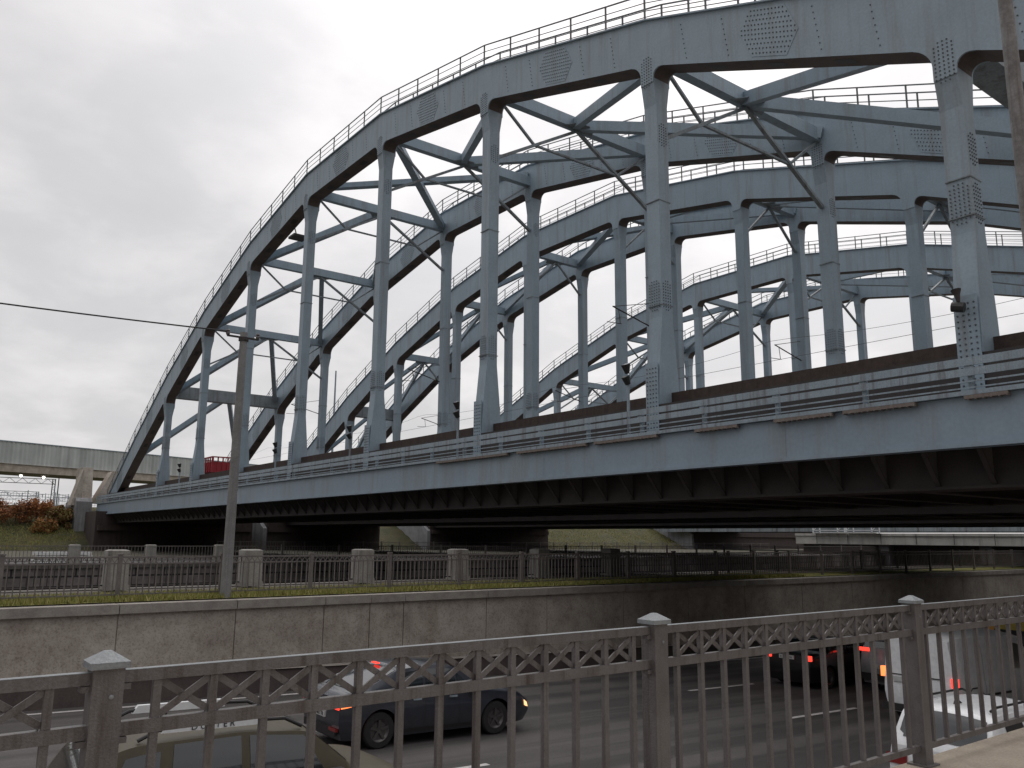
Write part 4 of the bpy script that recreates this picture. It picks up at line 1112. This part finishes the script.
    def handle(s, x, z, mat='rail'):
        for sg in (1, -1):
            y = s.pt(x, .8, sg)[1]; m = MB().box(x - .09, x + .09, min(y, y + sg * .03), max(y, y + sg * .03), z, z + .03); s.put(m, 'door_handle', mat)
    def seam(s, x, t0=.1, t1=1.0):
        for sg in (1, -1):
            m = MB(); vs = []
            for k in range(7):
                t = t0 + (t1 - t0) * k / 6; a = s.pt(x, t, sg, .004); vs += [a, (a[0] + .012, a[1], a[2])]
            m.add(vs, [(2 * k, 2 * k + 1, 2 * k + 3, 2 * k + 2) for k in range(6)]); s.put(m, 'door_seam', 'trim')
def txt(body, parent, loc, size, mat, rot, name='lettering', extr=.002, align='CENTER'):
    cu = bpy.data.curves.new(name, 'FONT'); cu.body = body; cu.size = size; cu.extrude = extr; cu.align_x = align
    t = bpy.data.objects.new(name, cu); COL.objects.link(t)
    dg = bpy.context.evaluated_depsgraph_get(); me = bpy.data.meshes.new_from_object(t.evaluated_get(dg))
    bpy.data.objects.remove(t); o = bpy.data.objects.new(name, me); COL.objects.link(o)
    me.materials.clear(); me.materials.append(M[mat]); o.parent = parent; o.location = loc; o.rotation_euler = rot
    return o

# dark blue-grey liftback
c = Car('liftback_car', 7.38, 15.85, 4.6, 1.82,
        [(0, .93), (.12, 1.0), (.35, 1.04), (1.25, 1.46), (1.9, 1.53), (2.5, 1.50), (3.35, 1.02), (3.9, .93), (4.4, .78), (4.6, .62)],
        [(0, .90), (.6, .97), (2.0, .93), (3.4, .90), (4.2, .80), (4.6, .6)], 'p_navy',
        'dark blue-grey hatchback with lit tail lamps in the second lane, nearest car fully seen', wheels=(.85, 3.62), wr=.335)
c.side([(1.02, 1.12), (1.78, 1.1), (1.82, 1.88), (1.42, 1.86)]); c.side([(1.86, 1.1), (2.62, 1.1), (2.52, 1.88), (1.88, 1.88)]); c.side([(2.68, 1.1), (3.05, 1.12), (2.75, 1.7), (2.6, 1.86)])
c.over(2.58, 3.32); c.over(.38, 1.2, name='rear_window')
c.side([(0.02, .82), (.22, .84), (.24, .96), (0.02, .96)], 'orangelit', 'tail_lamp', off=.012)
c.side([(4.44, .66), (4.58, .64), (4.56, .86), (4.44, .9)], 'amber', 'headlamp', off=.012)
c.rear(-.8, -.6, .76, .85, 'redlit', 'tail_lamp'); c.rear(.6, .8, .76, .85, 'redlit', 'tail_lamp'); c.rear(-.7, .7, .28, .42, 'trim', 'bumper_strip'); c.plate(.56, 'O 482 TK')
c.rear(-.75, -.45, .36, .42, 'reddim', 'reflector', -.02); c.rear(-.12, .12, 1.46, 1.485, 'redlit', 'brake_lamp', 1.12)
for x in (1.84, 2.66): c.seam(x)
c.handle(1.65, .84); c.handle(2.5, .84); c.mirror(2.95, 'p_navy')
c.side([(1.25, .06), (3.2, .06), (3.2, .16), (1.25, .16)], 'trim', 'sill_strip')

# khaki estate with white lettered roof rails
c = Car('khaki_suv', 1.75, 10.6, 4.35, 1.82,
        [(0, 1.0), (.1, 1.1), (.38, 1.58), (.7, 1.675), (1.9, 1.715), (2.7, 1.65), (3.3, 1.12), (3.9, 1.04), (4.2, .94), (4.35, .7)],
        [(0, 1.0), (1, 1.04), (3.3, 1.02), (4.1, .92), (4.35, .7)], 'p_khaki', 'khaki brown off-road estate with white lettered roof rails close behind the fence', cat='car', wheels=(.78, 3.42), wr=.36, gc=.24)
c.side([(.45, 1.15), (.95, 1.12), (.98, 1.86), (.62, 1.84)]); c.side([(1.08, 1.1), (1.86, 1.1), (1.86, 1.95), (1.12, 1.95)]); c.side([(1.96, 1.1), (2.95, 1.1), (2.62, 1.93), (1.96, 1.95)])
c.over(2.72, 3.26); c.over(.11, .40, name='rear_window', tmin=2.1)
for sg in (1, -1):
    y = sg * .63
    m = MB()
    pts = [(.75, y, 1.65), (.95, y, 1.74), (1.6, y, 1.775), (2.4, y, 1.745), (2.62, y, 1.64)]
    m.tube(pts, .022, 8); rail = c.put(m, 'roof_rail', 'trim', smooth=True)
    m = MB().add([(.98, y - .03 * sg, 1.71), (2.1, y - .03 * sg, 1.71), (2.06, y - .03 * sg, 1.80), (1.04, y - .03 * sg, 1.80), (.98, y + .035 * sg, 1.71), (2.1, y + .035 * sg, 1.71), (2.06, y + .035 * sg, 1.80), (1.04, y + .035 * sg, 1.80)],
                 [(0, 1, 2, 3), (7, 6, 5, 4), (0, 4, 5, 1), (1, 5, 6, 2), (2, 6, 7, 3), (3, 7, 4, 0)])
    c.put(m, 'rail_cover', 'railwhite')
txt('D U S T E R', c.root, (1.54, -.63 - .045, 1.722), .098, 'black', (R(90), 0, 0))
c.rear(-.86, -.72, .72, 1.0, 'reddim', 'tail_lamp'); c.rear(.72, .86, .72, 1.0, 'reddim', 'tail_lamp'); c.plate(.6, 'B 731 MX'); c.mirror(3.0, 'trim')
for x in (1.02, 1.92): c.seam(x)
c.handle(1.75, .92); c.handle(2.8, .92)
m = MB().beam((1.2, 0, 1.70), (1.2, .0, 1.89), .02, .02); c.put(m, 'aerial', 'trim')

# black saloon ahead
c = Car('saloon_car', 23.0, 16.15, 4.5, 1.8,
        [(0, .98), (.2, 1.05), (.75, 1.08), (1.4, 1.38), (2.0, 1.45), (2.7, 1.42), (3.4, 1.0), (4.3, .8), (4.5, .6)],
        [(0, .95), (1, .98), (3.4, .92), (4.3, .78), (4.5, .6)], 'p_black', 'black saloon with two lit red tail lamps far down the road', wheels=(.9, 3.6))
c.side([(1.0, 1.12), (1.9, 1.1), (1.95, 1.88), (1.45, 1.86)]); c.side([(2, 1.1), (3.0, 1.1), (2.7, 1.86), (2, 1.88)]); c.over(2.78, 3.35); c.over(.8, 1.35, name='rear_window')
c.rear(-.84, -.56, .84, .99, 'redlit', 'tail_lamp', -.03, .1); c.rear(.56, .84, .84, .99, 'redlit', 'tail_lamp', -.03, .1); c.plate(.84, 'K 905 OH'); c.mirror(2.95, 'p_black')
# silver hatchback
c = Car('hatchback_car', 25.0, 14.1, 4.1, 1.75,
        [(0, 1.32), (.06, 1.36), (.2, 1.5), (.5, 1.56), (2.2, 1.55), (2.5, 1.5), (3.3, 1.05), (4.0, .8), (4.1, .6)],
        [(0, 1.02), (3.3, .95), (4.0, .75), (4.1, .6)], 'p_silver', 'silver hatchback with high red lamps, half hidden by the white van', wheels=(.75, 3.2))
c.side([(.4, 1.12), (1.3, 1.1), (1.3, 1.88), (.6, 1.86)]); c.side([(1.4, 1.1), (2.5, 1.1), (2.3, 1.86), (1.4, 1.88)]); c.over(2.6, 3.25)
c.rear(-.62, .62, 1.27, 1.45, 'glass', 'rear_window', -.006, .05, .06)
c.rear(-.84, -.45, 1.14, 1.24, 'redlit', 'tail_lamp', -.03, .1); c.rear(.45, .84, 1.14, 1.24, 'redlit', 'tail_lamp', -.03, .1); c.plate(.66, 'T 260 CA'); c.rear(-.75, .75, .3, .5, 'trim', 'bumper_strip', -.02)
# white van
c = Car('delivery_van', 20.5, 10.75, 4.9, 1.9,
        [(0, 2.06), (.05, 2.14), (.3, 2.2), (3.4, 2.2), (3.7, 2.12), (4.2, 1.35), (4.8, 1.05), (4.9, .7)],
        [(0, 1.22), (3.6, 1.2), (4.2, 1.15), (4.8, .9), (4.9, .7)], 'p_white', 'white delivery van with lit orange rear lamps, right of the third fence post', cat='van', wheels=(.85, 3.95), tumble=.09, gc=.26)
c.side([(3.0, 1.1), (3.85, 1.08), (3.6, 1.75), (3.0, 1.8)]); c.over(3.72, 4.18)
c.rear(.84, .92, 1.06, 1.30, 'orangelit', 'tail_lamp', -.03, .1); c.rear(-.93, -.80, 1.0, 1.20, 'redlit', 'tail_lamp', -.03, .12); c.plate(.98, 'P 418 EH', -.03, .15, .62)
c.rear(-.012, .012, .45, 2.0, 'trim', 'door_seam', -.004, .02); c.rear(-.9, .9, .30, .46, 'trim', 'bumper_strip', -.05, .1)
c.rear(-.04, .04, 1.95, 2.02, 'reddim', 'brake_lamp'); c.rear(-.6, .7, 1.14, 1.16, 'trim', 'door_trim', -.01)
c.side([(.4, .5), (2.8, .5), (2.8, .56), (.4, .56)], 'trim', 'side_strip'); c.seam(2.9, .1, 1.8); c.seam(1.4, .1, 1.8)
# white car with blue flank, nearest
c = Car('patrol_car', 13.25, 6.72, 4.3, 1.76,
        [(0, .98), (.08, 1.06), (.26, 1.56), (.5, 1.65), (2.1, 1.67), (2.6, 1.54), (3.3, 1.06), (4.1, .85), (4.3, .6)],
        [(0, .98), (1, 1.0), (3.3, .98), (4.1, .8), (4.3, .6)], 'p_white', 'white car with blue flank stripe and black aerial fin in the nearest lane at right', wheels=(.75, 3.35))
c.side([(.5, 1.12), (1.2, 1.1), (1.2, 1.86), (.62, 1.84)]); c.side([(1.28, 1.1), (2.2, 1.1), (2.15, 1.88), (1.28, 1.88)]); c.side([(2.26, 1.1), (3.0, 1.1), (2.65, 1.84), (2.24, 1.88)])
c.over(2.66, 3.25); c.over(.09, .30, name='rear_window', tmin=2.1)
c.side([(0, .70), (.32, .72), (.30, .95), (0, .95)], 'reddim', 'tail_lamp', off=.012); c.rear(-.83, -.5, .72, .86, 'reddim', 'tail_lamp', -.02); c.rear(.5, .83, .72, .86, 'reddim', 'tail_lamp', -.02)
c.plate(.62, 'A 157 HP'); c.side([(.8, .55), (2.9, .55), (2.9, .9), (.8, .9)], 'blue', 'side_stripe')
c.put(MB().add([(.6, -.02, 1.65), (.82, -.02, 1.66), (.64, 0, 1.76), (.6, .02, 1.65), (.82, .02, 1.66)], [(0, 1, 2), (3, 2, 4), (0, 2, 3), (1, 4, 2)]), 'aerial_fin', 'trim')
for sg in (1, -1): c.put(MB().tube([(.5, sg * .58, 1.64), (.7, sg * .58, 1.68), (2.1, sg * .58, 1.70), (2.4, sg * .58, 1.62)], .02, 8), 'roof_rail', 'trim', smooth=True)
# yellow vehicle beyond the van
c = Car('minibus', 27.2, 11.2, 5.0, 1.95,
        [(0, 2.2), (.05, 2.3), (.3, 2.35), (4.0, 2.35), (4.3, 2.2), (4.8, 1.2), (5, .8)], [(0, 1.2), (4.4, 1.2), (4.8, 1.0), (5, .8)], 'p_yellow', 'yellow minibus with red high lamps at the right picture edge ahead of the van', cat='minibus', wheels=(.9, 4.0), tumble=.06)
c.rear(-.9, -.7, 1.5, 1.9, 'redlit', 'tail_lamp', -.03); c.rear(.7, .9, 1.5, 1.9, 'redlit', 'tail_lamp', -.03); c.rear(-.6, .6, 1.3, 2.0, 'glass', 'rear_window')
# low white stack on the opposite bank
e = empty('panel_stack', (8.7, 52.6, 0), 'low stack of white panels behind the railing on the opposite canal bank', 'stack')
for k, (dx_, z0, z1) in enumerate(((0, .05, .22), (.15, .26, .42), (.05, .46, .62))):
    MB().box(7.2 + dx_, 10.0 + dx_ * .5, 52.0, 53.2, z0, z1).build('panel', 'p_white', e)
    for xx in (7.5, 8.6, 9.6): MB().box(xx, xx + .12, 52.1, 53.1, z1, z1 + .03).build('spacer', 'poleconc', e)
